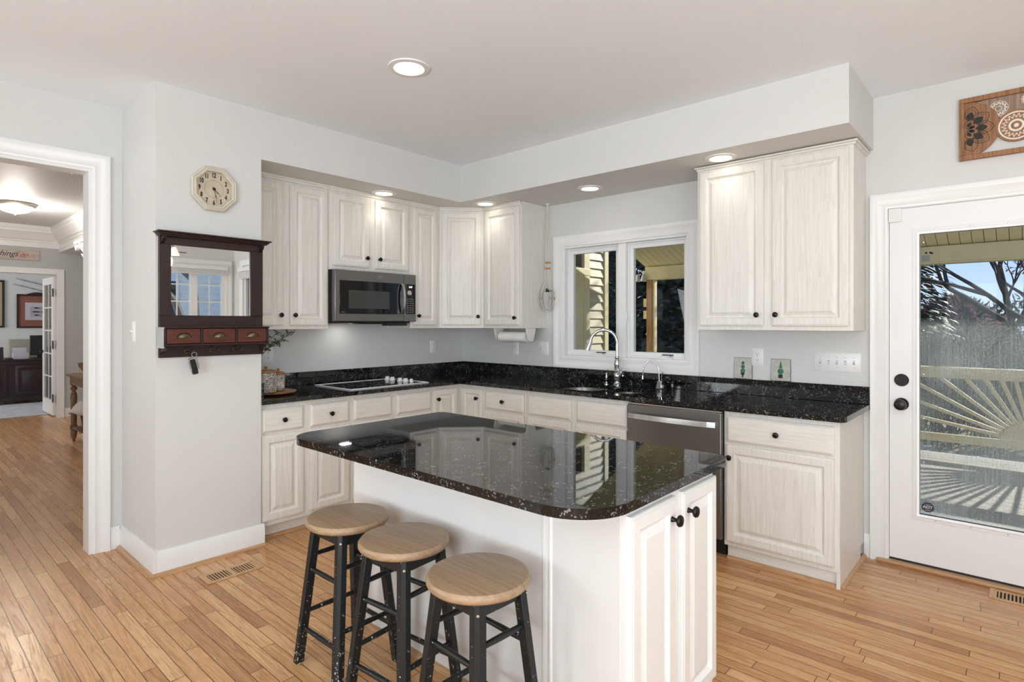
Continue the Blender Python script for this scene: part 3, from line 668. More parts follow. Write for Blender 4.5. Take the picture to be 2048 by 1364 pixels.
for k, (x, r) in enumerate(((-.175, .02), (-.105, .02), (.0, .02), (.075, .02), (.15, .013))):
    mb = MB(); mb.lathe([(r * 1.25, 0), (r * 1.25, .006), (r, .009), (r * .9, .024), (r * .55, .027), (0, .027)], (x, .265, .004), 20); mb.box(x - .003, x + .003, .265 - r * .9, .265 + r * .9, .026, .033); mb.build('control_knob', M['whiteplastic'], ck)

# ---- microwave
mw = E('microwave', 'slate grey over-the-range microwave between the wall cabinets', 'microwave', (.004, -1.699, 1.402), QA)
Wm, Hm = .756, .402
mb = MB(); mb.box(0, Wm, -.375, 0, .012, Hm); mb.box(.02, Wm - .02, -.36, -.01, 0, .012); mb.box(.30, .56, -.34, -.12, -.008, .0); mb.build('body', M['blackplastic'], mw, bevel=.003)
mb = MB(); mb.M = None
mb.box(0, .635, -.418, -.377, .012, Hm); dm = mb.build('door', M['slate'], mw, bevel=.006)
mb = MB(); mb.box(.038, .608, -.4205, -.4175, .070, .322); dg = mb.build('door_glass', M['blackglass'], dm, bevel=.004)
M['mesh'] = simple('microwave_window_screen', (.055, .055, .052), .12)
mb = MB(); mb.box(.115, .485, -.4215, -.4203, .112, .250); mb.build('window_screen', M['mesh'], dg)
text_obj('small_lettering', 'PROFILE', .009, M['steel'], dg, (.068, -.4212, .082), extrude=.0002)
mb = MB(); mb.box(.638, Wm, -.418, -.377, .012, Hm); cp = mb.build('control_panel', M['slate'], mw, bevel=.005)
mb = MB(); mb.box(.648, .744, -.4205, -.4175, .075, .322); pg = mb.build('keypad', M['blackglass'], cp, bevel=.002)
M['led'] = emit_mat('display_digits', (.75, .9, 1), 2.2); M['grey'] = simple('grey_print', (.22, .22, .22), .5)
mb = MB(); mb.box(.672, .722, -.4212, -.4203, .286, .308); mb.build('display', M['dark'], pg)
text_obj('clock_digits', '5:37', .020, M['led'], pg, (.697, -.4216, .297), extrude=.0002)
mb = MB(); mb.lathe([(.0215, 0), (.0215, .006), (.017, .008), (.0165, .005), (0, .005)], (.682, -.4205, .248), 28, '-y'); mb.build('dial', M['steel'], pg)
mb = MB()
for r in range(7):
    for c_ in range(3): mb.box(.660 + c_ * .026, .678 + c_ * .026, -.4209, -.4203, .196 - r * .018, .2015 - r * .018)
mb.build('key_print', M['grey'], pg)
mb = MB(); mb.lathe([(.0150, 0), (.0150, .001), (.0130, .001), (.0130, 0)], (.397, -.4185, .361), 32, '-y'); lg = mb.build('round_logo', M['steel'], dm)
text_obj('logo_letters', 'GE', .017, M['steel'], lg, (.397, -.4190, .361), extrude=.0003, shear=.3)
pts = [(.606, -.4205, .075)] + [(.606 + .0 * k, -.4205 - .034 * math.sin(PI * min(1, max(0, (k / 12)))) ** .5, .075 + .245 * k / 12) for k in range(1, 12)] + [(.606, -.4205, .32)]
mb = MB()
for i in range(len(pts) - 1):
    a, b = pts[i], pts[i + 1]; wdt = .010
    mb.hexa([(a[0] - wdt, a[1] - .008, a[2]), (a[0] + wdt, a[1] - .008, a[2]), (a[0] + wdt, a[1], a[2]), (a[0] - wdt, a[1], a[2])], [(b[0] - wdt, b[1] - .008, b[2]), (b[0] + wdt, b[1] - .008, b[2]), (b[0] + wdt, b[1], b[2]), (b[0] - wdt, b[1], b[2])])
mb.build('handle', M['steel'], dm)
mb = MB(); mb.box(.50, .70, -.37, -.30, -.022, .0); mb.build('underside_vent', M['blackplastic'], mw)

d = bpy.data.lights.new('lamp', 'AREA'); d.shape = 'RECTANGLE'; d.size = .16; d.size_y = .06; d.energy = .55; d.color = (1, .97, .93)
o = bpy.data.objects.new('lamp', d); COL.objects.link(o); o.location = (.30, -.14, -.003); o.parent = mw
# ---- dishwasher
dw = E('dishwasher', 'slate grey dishwasher with a bar handle under the window wall countertop', 'dishwasher', (2.256, -.002, 0))
mb = MB(); mb.box(.004, .636, -.58, 0, .10, .878); mb.box(.01, .63, -.54, -.04, 0, .10); mb.build('tub', M['blackplastic'], dw)
mb = MB(); mb.box(.004, .636, -.636, -.582, .115, .868); dd = mb.build('door', M['slate'], dw, bevel=.006)
mb = MB(); mb.box(.006, .634, -.632, -.584, .8685, .876); mb.build('control_strip', M['steel'], dd)
mb = MB(); N = 12
for k in range(N):
    t0, t1 = k / N, (k + 1) / N; f_ = lambda t: -.652 - .026 * math.sin(PI * t) ** .6
    a, b = .022 + .588 * t0, .022 + .588 * t1
    mb.hexa([(a, f_(t0) - .012, .780), (b, f_(t1) - .012, .780), (b, f_(t1), .780), (a, f_(t0), .780)], [(a, f_(t0) - .008, .812), (b, f_(t1) - .008, .812), (b, f_(t1), .812), (a, f_(t0), .812)])
mb.box(.022, .040, -.656, -.634, .780, .812); mb.box(.592, .610, -.656, -.634, .780, .812); mb.build('handle', M['steel'], dd, smooth=50)

# ================================================================== ISLAND
isl = E('kitchen_island', 'white painted kitchen island base with two end doors facing right', 'island', (0, 0, 0))
mb = MB(); mb.prism([(1.835, -1.925), (1.835, -2.445), (3.03, -2.445), (3.375, -2.568), (3.375, -1.925)], .0, .8835); mb.build('body', M['islandwhite'], isl, bevel=.002)
mb = MB(); v = Vector((3.375 - 3.03, -2.568 + 2.445)).normalized(); 
mb.box(3.000, 3.012, -2.4515, -2.445, .0, .883); mb.tube([(3.03, -2.447, 0), (3.03, -2.447, .883)], .007, 10); mb.build('corner_bead', M['islandwhite'], isl)
mb = MB(); mb.box(3.375, 3.3765, -2.568, -2.548, .02, .883); mb.build('corner_stile', M['islandwhite'], isl)
mb = MB(); shoe_x(mb, 1.84, 3.03, -2.445, -1); mb.build('shoe_moulding', M['shoe'], isl)
for (a, b, kx) in ((-2.538, -2.258, -2.290), (-2.207, -1.931, -2.172)):
    mb = MB(); mb.rings(a + 2.538, b + 2.538, .115, .845, -.020, RAISED(.058)); d = mb.build('door', M['islandwhite'], isl, smooth=20)
    d.location = (3.3755, -2.538, 0); d.rotation_euler = (0, 0, QA)
    k_ = knob(d, kx + 2.538, -.020, .778); k_.scale = (1.15, 1.15, 1.15)
it = E('island_countertop', 'black granite island countertop with rounded corners', 'countertop', (0, 0, 0))
mb = MB(); mb.prism(rrect(1.832, 3.428, -2.782, -1.888, (.125, .175, .05, .04), 12), .884, .914); mb.build('slab', M['granite'], it, bevel=.005, segs=3)
# stone flecks run evenly over the slab; the far corner has no separate patch

# ================================================================== STOOLS
M['stoolblack'] = None
def worn_black():
    m, nt, b = nodes('worn_black_paint'); setp(b, (.012, .013, .014), .34, spec=.35); v = tc(nt)
    sep = nt.nodes.new('ShaderNodeSeparateXYZ'); nt.links.new(v, sep.inputs[0])
    n = noise(nt, v, 95, 3, .6); n2 = noise(nt, v, 9, 2)
    lowz = nt.nodes.new('ShaderNodeMapRange'); lowz.inputs['From Min'].default_value = .30; lowz.inputs['From Max'].default_value = .02; lowz.inputs['To Min'].default_value = 0; lowz.inputs['To Max'].default_value = .10
    nt.links.new(sep.outputs[2], lowz.inputs['Value'])
    t = math_(nt, 'GREATER_THAN', math_(nt, 'ADD', math_(nt, 'ADD', n, lowz.outputs[0]), math_(nt, 'MULTIPLY', n2, .12)), .765)
    nt.links.new(mix(nt, t, (.012, .013, .014), (.55, .50, .42)), b.inputs['Base Color']); return m
M['stoolblack'] = worn_black()
def make_stool(label):
    s = E('bar_stool', label, 'stool', (0, 0, 0), 0, 'round wooden bar stools at the island')
    mb = MB(); mb.lathe([(.150, .576), (.160, .579), (.1665, .588), (.1665, .598), (.160, .607), (.148, .610), (0, .610)], seg=56); mb.build('seat', M['seatwood'], s)
    top, bot = .096, .150; legs = []
    for sx in (-1, 1):
        for sy in (-1, 1):
            h = .0175; c = .011
            def sec(r, z):
                cx, cy = sx * r, sy * r * .93
                return [(cx - sx * h, cy - sy * h, z), (cx + sx * h, cy - sy * h, z), (cx + sx * h, cy + sy * (h - c), z), (cx + sx * (h - c), cy + sy * h, z), (cx - sx * h, cy + sy * h, z)]
            a, b = sec(bot, 0.004), sec(top, .577); vs = a + b; n = 5
            mb = MB(); mb.add(vs, [(i, (i + 1) % n, (i + 1) % n + n, i + n) for i in range(n)] + [tuple(reversed(range(n))), tuple(range(n, 2 * n))]); lg = mb.build('leg', M['stoolblack'], s, bevel=.002)
            mb = MB(); mb.lathe([(.014, 0), (.014, .004)], (sx * bot, sy * bot * .93, 0), 12); mb.build('foot_glide', M['canring'], lg)
            mb = MB(); mb.M = Matrix.Translation((sx * (top + .018), sy * (top + .016) * .93, .545)) @ Matrix.Rotation(math.atan2(sy, sx), 4, 'Z'); mb.lathe([(.0045, .002), (.0045, .006), (0, .0065)], (-.006, 0, 0), 10, 'x'); mb.build('screw', M['steel'], lg)
    r_at = lambda z: bot + (top - bot) * z / .577
    for z, ax in ((.39, 'x'), (.15, 'x'), (.445, 'y'), (.21, 'y')):
        r = r_at(z)
        for sg in (-1, 1):
            mb = MB()
            if ax == 'x': mb.tube([(-r, sg * r * .93, z), (0, sg * r * .93, z), (r, sg * r * .93, z)], [.0085, .0105, .0085], 12)
            else: mb.tube([(sg * r, -r * .93, z), (sg * r, 0, z), (sg * r, r * .93, z)], [.0085, .0105, .0085], 12)
            mb.build('rung', M['stoolblack'], s)
    mb = MB(); q = top
    for sg in (-1, 1):
        mb.hexa([(-q, sg * q * .93 - .009, .53), (q, sg * q * .93 - .009, .53), (q, sg * q * .93 + .009, .53), (-q, sg * q * .93 + .009, .53)], [(-q, sg * q * .93 - .009, .576), (q, sg * q * .93 - .009, .576), (q, sg * q * .93 + .009, .576), (-q, sg * q * .93 + .009, .576)])
        mb.hexa([(sg * q - .009, -q * .93, .53), (sg * q + .009, -q * .93, .53), (sg * q + .009, q * .93, .53), (sg * q - .009, q * .93, .53)], [(sg * q - .009, -q * .93, .576), (sg * q + .009, -q * .93, .576), (sg * q + .009, q * .93, .576), (sg * q - .009, q * .93, .576)])
    mb.build('apron', M['stoolblack'], s)
    return s
def copy_tree(o, parent=None):
    c = o.copy(); COL.objects.link(c)
    if parent is not None: c.parent = parent
    for ch in [x for x in bpy.data.objects if x.parent == o]: copy_tree(ch, c)
    return c
st1 = make_stool('round wooden bar stool with black legs, farthest left, nearest the cabinets'); st1.location = (2.140, -2.668, 0)
for (x, y, a, lb) in ((2.51, -2.664, 5, 'round wooden bar stool with black legs, middle one of the three'), (2.932, -2.694, -3, 'round wooden bar stool with black legs, rightmost and closest to the island corner')):
    c = copy_tree(st1); c.location = (x, y, 0); c.rotation_euler = (0, 0, math.radians(a)); c['label'] = lb

# ================================================================== LIGHT FITTINGS
def can(x, y, z, label, power, grp='recessed ceiling lights', r=.062):
    c = E('recessed_light', label, 'light', (x, y, z), 0, grp)
    mb = MB(); mb.lathe([(r + .034, 0), (r + .032, -.006), (r + .006, -.009), (r, -.004), (r - .001, 0)], seg=40); mb.build('trim_ring', M['canring'], c)
    mb = MB(); mb.lathe([(r - .001, -.003), (r * .6, -.0045), (0, -.005)], seg=32); mb.build('lens', M['lens'], c)
    d = bpy.data.lights.new('lamp', 'SPOT'); d.energy = power; d.color = (1, .93, .84); d.spot_size = math.radians(118); d.spot_blend = .7; d.shadow_soft_size = .05
    o = bpy.data.objects.new('lamp', d); COL.objects.link(o); o.location = (0, 0, -.02); o.parent = c
can(1.817, -2.102, CH, 'recessed light in the open ceiling above the island', 14, r=.075)
can(.436, -1.274, 2.4335, 'recessed light in the soffit above the microwave', 2.2)
can(.758, -.456, 2.4335, 'recessed light in the soffit above the corner cabinet', 2.2)
can(1.752, -.330, 2.4335, 'recessed light in the soffit above the kitchen window', 2.2)
can(2.817, -.461, 2.4335, 'recessed light in the soffit above the wide right wall cabinet', 1.3)

can(4.75, -2.40, CH, 'recessed light in the open ceiling nearest the glass door', 24, r=.075)  # unseen lamp added to brighten the right-hand floor
# ================================================================== WALL PLATES
def plate(name, label, cat, loc, rz, w, h, kind, n=1, grp=None):
    p = E(name, label, cat, loc, rz, grp)
    mb = MB(); mb.rings(-w / 2, w / 2, -h / 2, h / 2, -.006, [(0, .006), (0, .003), (.004, 0)]); mb.build('cover_plate', M['whiteplastic'], p)
    for k in range(n):
        cx = (k - (n - 1) / 2) * .0465
        if kind == 'outlet':
            for s in (-1, 1):
                mb = MB(); mb.M = Matrix.Translation((cx, -.0062, s * .020)) @ Matrix.Rotation(PI / 2, 4, 'X'); mb.prism(rrect(-.016, .016, -.014, .014, .006, 4), 0, .0015); so_ = mb.build('socket', M['whiteplastic'], p)
                mb = MB(); mb.box(cx - .008, cx - .0055, -.0081, -.0075, s * .020 - .001, s * .020 + .008); mb.box(cx + .0055, cx + .008, -.0081, -.0075, s * .020 - .001, s * .020 + .007); mb.lathe([(.0028, 0), (.0028, .0006)], (cx, -.0076, s * .020 - .008), 10, '-y'); mb.build('slots', M['ink'], so_)
        elif kind == 'switch':
            mb = MB(); mb.box(cx - .006, cx + .006, -.007, -.005, -.0125, .0125); mb.build('switch_slot', M['grey2'], p)
            mb = MB(); sg = 1 if (k % 2 == 0) else -1; mb.hexa([(cx - .005, -.006, -.006), (cx + .005, -.006, -.006), (cx + .005, -.006, .006), (cx - .005, -.006, .006)][::1], [(cx - .0035, -.018, sg * .006 - .003), (cx + .0035, -.018, sg * .006 - .003), (cx + .0035, -.018, sg * .006 + .004), (cx - .0035, -.018, sg * .006 + .004)]); mb.build('toggle', M['whiteplastic'], p)
        mb = MB()
        for s in (-1, 1): mb.lathe([(.0028, 0), (.002, .001), (0, .001)], (cx, -.006, s * (.030 if kind == 'switch' else .0)), 8, '-y')
        mb.build('screw', M['grey2'], p)
    return p
M['grey2'] = simple('light_grey_plastic', (.45, .45, .44), .4)
plate('electrical_outlet', 'white double outlet behind the small topiary tiles on the window wall', 'outlet', (2.885, 0, 1.172), 0, .078, .12, 'outlet', 1, 'wall outlets')
plate('electrical_outlet', 'white double outlet on the wall below the paper towel holder', 'outlet', (.70, 0, 1.170), 0, .076, .12, 'outlet', 1, 'wall outlets')
plate('electrical_outlet', 'white double outlet on the cooktop wall near the corner', 'outlet', (0, -.398, 1.175), QA, .076, .12, 'outlet', 1, 'wall outlets')
plate('electrical_outlet', 'white double outlet behind the leafy stems, next to the pillar', 'outlet', (0, -2.005, 1.163), QA, .082, .12, 'outlet', 1, 'wall outlets')
plate('light_switch', 'white two gang switch plate left of the kitchen window', 'light switch', (1.033, 0, 1.176), 0, .114, .12, 'switch', 2)
plate('light_switch', 'wide white switch plate with five toggles beside the glass door', 'light switch', (3.365, 0, 1.158), 0, .258, .12, 'switch', 5)
plate('light_switch', 'single white light switch on the shaded side of the wall pillar', 'light switch', (.238, -2.931, 1.35), 0, .074, .12, 'switch', 1)

# ================================================================== CLOCK
ckk = E('wall_clock', 'cream octagonal wall clock with black numerals above the mirror shelf', 'clock', (.635, -2.630, 2.193), QA)
def octa(r): return [(r / math.cos(PI / 8) * math.cos(PI / 8 + k * PI / 4), r / math.cos(PI / 8) * math.sin(PI / 8 + k * PI / 4)) for k in range(8)]
mb = MB(); vs = []; prof = [(.118, 0), (.126, -.006), (.126, -.026), (.119, -.032), (.113, -.028), (.106, -.033), (.098, -.030), (.096, -.014)]
for r, y in prof: vs += [(p[0], y, p[1] * 1.03) for p in octa(r)]
fs = [(k * 8 + i, k * 8 + (i + 1) % 8, (k + 1) * 8 + (i + 1) % 8, (k + 1) * 8 + i) for k in range(len(prof) - 1) for i in range(8)]
mb.add(vs, fs); mb.build('clock_frame', M['clockframe'], ckk, smooth=20)
mb = MB(); mb.add([(p[0], -.012, p[1] * 1.03) for p in octa(.098)] + [(p[0], -.001, p[1] * 1.03) for p in octa(.098)], [tuple(range(8)), tuple(reversed(range(8, 16)))] + [(i, i + 8, (i + 1) % 8 + 8, (i + 1) % 8) for i in range(8)]); fc = mb.build('clock_face', M['clockface'], ckk, smooth=0)
for n in range(1, 13):
    a = math.radians(90 - 30 * n); text_obj('numeral', str(n), .037, M['ink'], fc, (.079 * math.cos(a), -.0128, .081 * math.sin(a)), extrude=.0003, sx=.62, bold=.0016)
mb = MB(); mb.lathe([(.0525, 0), (.0525, .0004), (.0515, .0004), (.0515, 0)], (0, -.0124, 0), 48, '-y'); mb.build('dial_circle', M['brass'], fc)
def hand(nm, ang, L_, w, y):
    mb = MB(); mb.M = Matrix.Rotation(-math.radians(ang), 4, 'Y'); mb.M = Matrix.Rotation(math.radians(ang), 4, 'Y')
    mb.hexa([(-w, y, -.012), (w, y, -.012), (w, y + .001, -.012), (-w, y + .001, -.012)], [(-.0006, y, L_), (.0006, y, L_), (.0006, y + .001, L_), (-.0006, y + .001, L_)])
    mb.hexa([(-.001, y - .0003, L_ * .45), (.001, y - .0003, L_ * .45), (.001, y, L_ * .45), (-.001, y, L_ * .45)], [(-.004, y - .0003, L_ * .6), (.004, y - .0003, L_ * .6), (.004, y, L_ * .6), (-.004, y, L_ * .6)]); return mb.build(nm, M['ink'], ckk)
hand('hour_hand', 135, .052, .0022, -.017); hand('minute_hand', 168, .076, .0018, -.019)
mb = MB(); mb.lathe([(.008, .013), (.008, .021), (0, .022)], (0, 0, 0), 20, '-y'); mb.build('hand_hub', M['ink'], ckk)

# ================================================================== MIRROR SHELF UNIT
ms = E('mirror_shelf', 'dark cherry wall mirror with shelf top, three small drawers and coat hooks', 'mirror', (.636, -2.920, 1.208), QA)
Wd = .576; Hh = .702
mb = MB(); mb.box(0, Wd, -.022, 0, .0, .235); mb.box(0, Wd, -.024, 0, .635, .69); mb.box(0, .058, -.024, 0, .235, .635); mb.box(Wd - .075, Wd, -.024, 0, .235, .635); mb.build('back_frame', M['cherry'], ms, bevel=.002)
mb = MB(); mb.frame(.052, Wd - .069, .229, .641, .008, -.020, -.010); mb.build('mirror_bead', M['cherry'], ms)
mb = MB(); mb.box(.056, Wd - .073, -.013, -.004, .233, .637); mb.build('mirror_glass', M['mirror'], ms)
mb = MB(); mb.box(-.026, Wd + .026, -.092, 0, .693, .702); mb.box(-.016, Wd + .016, -.080, 0, .684, .693); mb.box(-.008, Wd + .008, -.070, 0, .676, .684); mb.build('top_shelf', M['cherry'], ms, bevel=.003)
def bracket(nm, x, zt, dep, hh):
    mb = MB(); n = 10; prof = [(0, zt), (-dep, zt), (-dep, zt - .012)] + [(-dep + dep * .95 * math.sin(PI / 2 * k / n) if False else -dep * (1 - (k / n)) ** 1.6 - .002, zt - .012 - (hh - .02) * (k / n) ** .75) for k in range(1, n + 1)] + [(0, zt - hh)]
    m_ = len(prof); vs = [(x, y, z) for y, z in prof] + [(x + .016, y, z) for y, z in prof]
    mb.add(vs, [tuple(range(m_)), tuple(reversed(range(m_, 2 * m_)))] + [(i, i + m_, (i + 1) % m_ + m_, (i + 1) % m_) for i in range(m_)]); mb.build(nm, M['cherry'], ms)
bracket('bracket', .008, .676, .06, .07); bracket('bracket', Wd - .024, .676, .06, .07)
bracket('bracket', .006, .066, .085, .066); bracket('bracket', Wd - .022, .066, .085, .066)
mb = MB(); mb.box(-.002, Wd + .002, -.112, -.022, .165, .173); mb.box(0, Wd, -.104, -.022, .066, .076); mb.box(0, .012, -.104, -.022, .076, .165); mb.box(Wd - .012, Wd, -.104, -.022, .076, .165)
for k in (1, 2): x = Wd * k / 3; mb.box(x - .006, x + .006, -.104, -.022, .076, .165)
mb.build('drawer_case', M['cherry'], ms, bevel=.0015)
for k in range(3):
    a = Wd * k / 3 + (.014 if k == 0 else .008); b = Wd * (k + 1) / 3 - (.014 if k == 2 else .008)
    mb = MB(); mb.box(a, b, -.102, -.03, .079, .162); d_ = mb.build('small_drawer', M['cherryred'] if k != 1 else M['cherryred'], ms, bevel=.002)
    cx = (a + b) / 2; mb = MB(); vs = []; fs = []; n = 12; mrow = 6
    for i in range(mrow + 1):
        ph = PI / 2 * i / mrow
        for j in range(n + 1):
            th = PI * j / n; vs.append((cx + .036 * math.cos(th) * math.cos(ph * .98), -.102 - .022 * math.sin(ph) , .112 + .028 * math.sin(th) * math.cos(ph * .75)))
    for i in range(mrow):
        for j in range(n): a_ = i * (n + 1) + j; fs.append((a_, a_ + 1, a_ + n + 2, a_ + n + 1))
    mb.add(vs, fs); mb.box(cx - .040, cx + .040, -.1045, -.102, .106, .113); mb.build('cup_pull', M['brass'], d_)
for cx in (.138, .272, .404):
    mb = MB(); mb.lathe([(.013, 0), (.013, .003), (.006, .005)], (cx, -.022, .035), 16, '-y')
    for s in (-1, 1): mb.tube([(cx, -.024, .036), (cx + s * .008, -.045, .030), (cx + s * .018, -.060, .030), (cx + s * .026, -.064, .042)], [.003, .003, .003, .0045], 8)
    mb.tube([(cx, -.024, .038), (cx, -.036, .056), (cx, -.044, .060)], [.003, .003, .005], 8); mb.build('coat_hook', M['brass'], ms)
# silver clip-on holder on the left end of the drawer case
sh = E('metal_holder', 'small silver and grey holder on the left end of the mirror shelf drawers', 'holder', (.636, -2.926, 1.262), QA)
M['satin'] = simple('satin_silver', (.66, .66, .65), .3, .7)
mb = MB(); mb.box(-.008, .004, -.104, -.024, .010, .108); mb.build('body', M['satin'], sh)
mb = MB(); mb.box(-.010, .005, -.112, -.020, .108, .116); mb.box(-.010, .005, -.112, -.020, .002, .010); mb.build('end_cap', M['satin'], sh, bevel=.001)
# key fob on the left hook
kf = E('key_fob', 'black and chrome car key fob hanging from the left hook', 'key', (.70, -2.765, 1.238), QA); kf.scale = (1.15, 1.15, 1.15)
mb = MB(); mb.lathe([(.0105, -.001), (.013, -.001), (.013, .001), (.0105, .001), (.0105, -.001)], (0.008, 0, -.014), 20, '-y'); mb.build('key_ring', M['chrome'], kf)
mb = MB(); mb.M = Matrix.Translation((.006, 0, -.062)) @ Matrix.Rotation(math.radians(-14), 4, 'Y') @ Matrix.Rotation(PI / 2, 4, 'X'); mb.prism([(-.019 * s, y) for s, y in ()] or rrect(-.020, .020, -.030, .034, (.010, .012, .014, .014), 6), -.006, .006); mb.build('chrome_shell', M['chrome'], kf, bevel=.003)
mb = MB(); mb.M = Matrix.Translation((.004, 0, -.070)) @ Matrix.Rotation(math.radians(-14), 4, 'Y') @ Matrix.Rotation(PI / 2, 4, 'X'); mb.prism(rrect(-.012, .013, -.042, .034, .006, 4), -.008, .008); mb.build('black_body', M['blackplastic'], kf, bevel=.002)

# ================================================================== COUNTER OBJECTS
M['lidwood'] = grain_mat('acacia_wood', (.40, .19, .08), (.22, .09, .035), 'x', .4)
M['glazebrown'] = simple('brown_glaze_tray', (.16, .055, .025), .25)
def canister_mat():
    m, nt, b = nodes('patterned_ceramic'); setp(b, (.6, .57, .52), .45); v = tc(nt)
    w = nd(nt, 'ShaderNodeTexVoronoi', feature='DISTANCE_TO_EDGE'); w.inputs['Scale'].default_value = 95; nt.links.new(v, w.inputs['Vector'])
    t = math_(nt, 'LESS_THAN', w.outputs['Distance'], .16)
    n = noise(nt, v, 30, 2); t = math_(nt, 'MULTIPLY', t, math_(nt, 'GREATER_THAN', n, .40))
    nt.links.new(mix(nt, t, (.60, .565, .51), (.20, .17, .145)), b.inputs['Base Color']); bump(nt, b, t, -.3, .002); return m
M['canister'] = canister_mat()
tr = E('wooden_tray', 'round brown wooden tray under the two canisters by the pillar', 'tray', (.36, -2.145, .9145))
mb = MB(); mb.lathe([(.10, 0), (.135, .004), (.158, .014), (.160, .019), (.150, .017), (.12, .010), (0, .010)], seg=48); mb.build('dish', M['lidwood'], tr)
def canister(loc, r, h, label):
    c = E('canister', label, 'canister', loc, 0, 'patterned canisters')
    mb = MB(); mb.lathe([(r * .9, 0), (r * .98, .006), (r, .02), (r, h - .02), (r * .96, h - .006), (r * .88, h)], seg=40); mb.build('jar', M['canister'], c)
    mb = MB(); mb.lathe([(r * .90, h), (r * .97, h + .004), (r * .97, h + .012), (r * .7, h + .020), (0, h + .022)], seg=40); l = mb.build('lid', M['lidwood'], c)
    mb = MB(); mb.lathe([(.006, h + .02), (.007, h + .026), (.011, h + .032), (.011, h + .038), (.006, h + .043), (0, h + .044)], seg=16); mb.build('lid_knob', M['lidwood'], l)
canister((.37, -2.190, .9285), .068, .135, 'larger patterned ceramic canister with wooden lid, beside the pillar')
canister((.30, -2.070, .9285), .044, .110, 'smaller patterned ceramic canister with wooden lid on the tray')
M['leafg'] = simple('dusty_green_leaf', (.10, .14, .075), .5, var=.35, vscale=30); M['stem'] = simple('green_stem', (.10, .12, .06), .6); M['vaseglass'] = simple('dark_grey_glass', (.05, .06, .055), .12)
M['cream'] = simple('cream_bud', (.55, .52, .40), .6)
def leaf(mb, p, d, L_, w, up=Vector((0, 0, 1))):
    d = d.normalized(); s = d.cross(up); s = s.normalized() if s.length > .01 else Vector((1, 0, 0)); n = s.cross(d) * .12 * L_
    p = Vector(p); mb.add([p, p + d * L_ * .3 + s * w * .5 + n, p + d * L_ * .7 + s * w * .42 + n, p + d * L_, p + d * L_ * .7 - s * w * .42 + n, p + d * L_ * .3 - s * w * .5 + n], [(0, 1, 2, 3), (0, 3, 4, 5)])
vs_ = E('leafy_stems', 'leafy green stems in a narrow dark vase behind the pillar edge', 'plant', (.16, -2.155, .9145))
mb = MB(); mb.lathe([(.026, 0), (.030, .01), (.032, .06), (.022, .13), (.018, .23), (.021, .25), (.018, .25), (.015, .22), (.019, .12), (.02, .02)], seg=24); mb.build('vase', M['vaseglass'], vs_)
mb = MB(); ml = MB(); mc = MB()
for k in range(9):
    a = random.uniform(-.9, 1.5); tilt = random.uniform(.15, .75); L_ = random.uniform(.16, .30)
    dr_ = Vector((math.cos(a + PI / 2 - .6) * tilt, abs(math.sin(a + .8)) * tilt, 1)).normalized(); p = Vector((0, 0, .22)); pts = [p.copy()]
    for i in range(7): dr_ = (dr_ + Vector((0, 0.03, -.10)) * tilt * 1.4 + Vector((random.uniform(-.05, .05),) * 3)).normalized(); p = p + dr_ * L_ / 6; pts.append(p.copy())
    mb.tube(pts, .0016, 5)
    for i in range(2, len(pts)):
        for s in (-1, 1):
            v = Vector((random.uniform(-1, 1), random.uniform(-1, 1), random.uniform(-.4, .6)))
            if k % 3 == 0: mc.lathe([(0, -.006), (.006, 0), (0, .006)], pts[i] + v * .012, 6)
            else: leaf(ml, pts[i], v, random.uniform(.03, .055), random.uniform(.012, .022))
mb.build('stems', M['stem'], vs_); ml.build('leaves', M['leafg'], vs_, smooth=0); mc.build('buds', M['cream'], vs_)
# paper towel holder
ph = E('paper_towel_holder', 'white under-cabinet paper towel holder left of the window', 'paper towel holder', (.70, -.24, 1.3565))
for x in (0.012, .385):
    mb = MB(); mb.M = Matrix.Translation((x, 0, 0)) @ Matrix.Rotation(PI / 2, 4, 'Y'); mb.M = Matrix(((0, 0, 1, x - .008), (1, 0, 0, 0), (0, -1, 0, 0), (0, 0, 0, 1)))
    mb.prism([(-.060, 0), (.060, 0), (.055, .03), (.034, .10), (.018, .112), (-.018, .112), (-.034, .10), (-.055, .03)], 0, .016); mb.build('end_bracket', M['oakV'], ph, bevel=.003)
mb = MB(); mb.tube([(.01, 0, -.082), (.385, 0, -.082)], .014, 16); mb.build('rod', M['oakH'], ph)
M['paper'] = simple('paper_towel', (.84, .83, .81), .9, bmp=.4, bscale=120)
mb = MB(); mb.tube([(.045, 0, -.075), (.355, 0, -.075)], .046, 32); pt = mb.build('paper_towel_roll', M['paper']); pt.location = (.70, -.24, 1.3565); tag(pt, 'roll of white paper towels in the holder under the wall cabinet', 'paper towels')
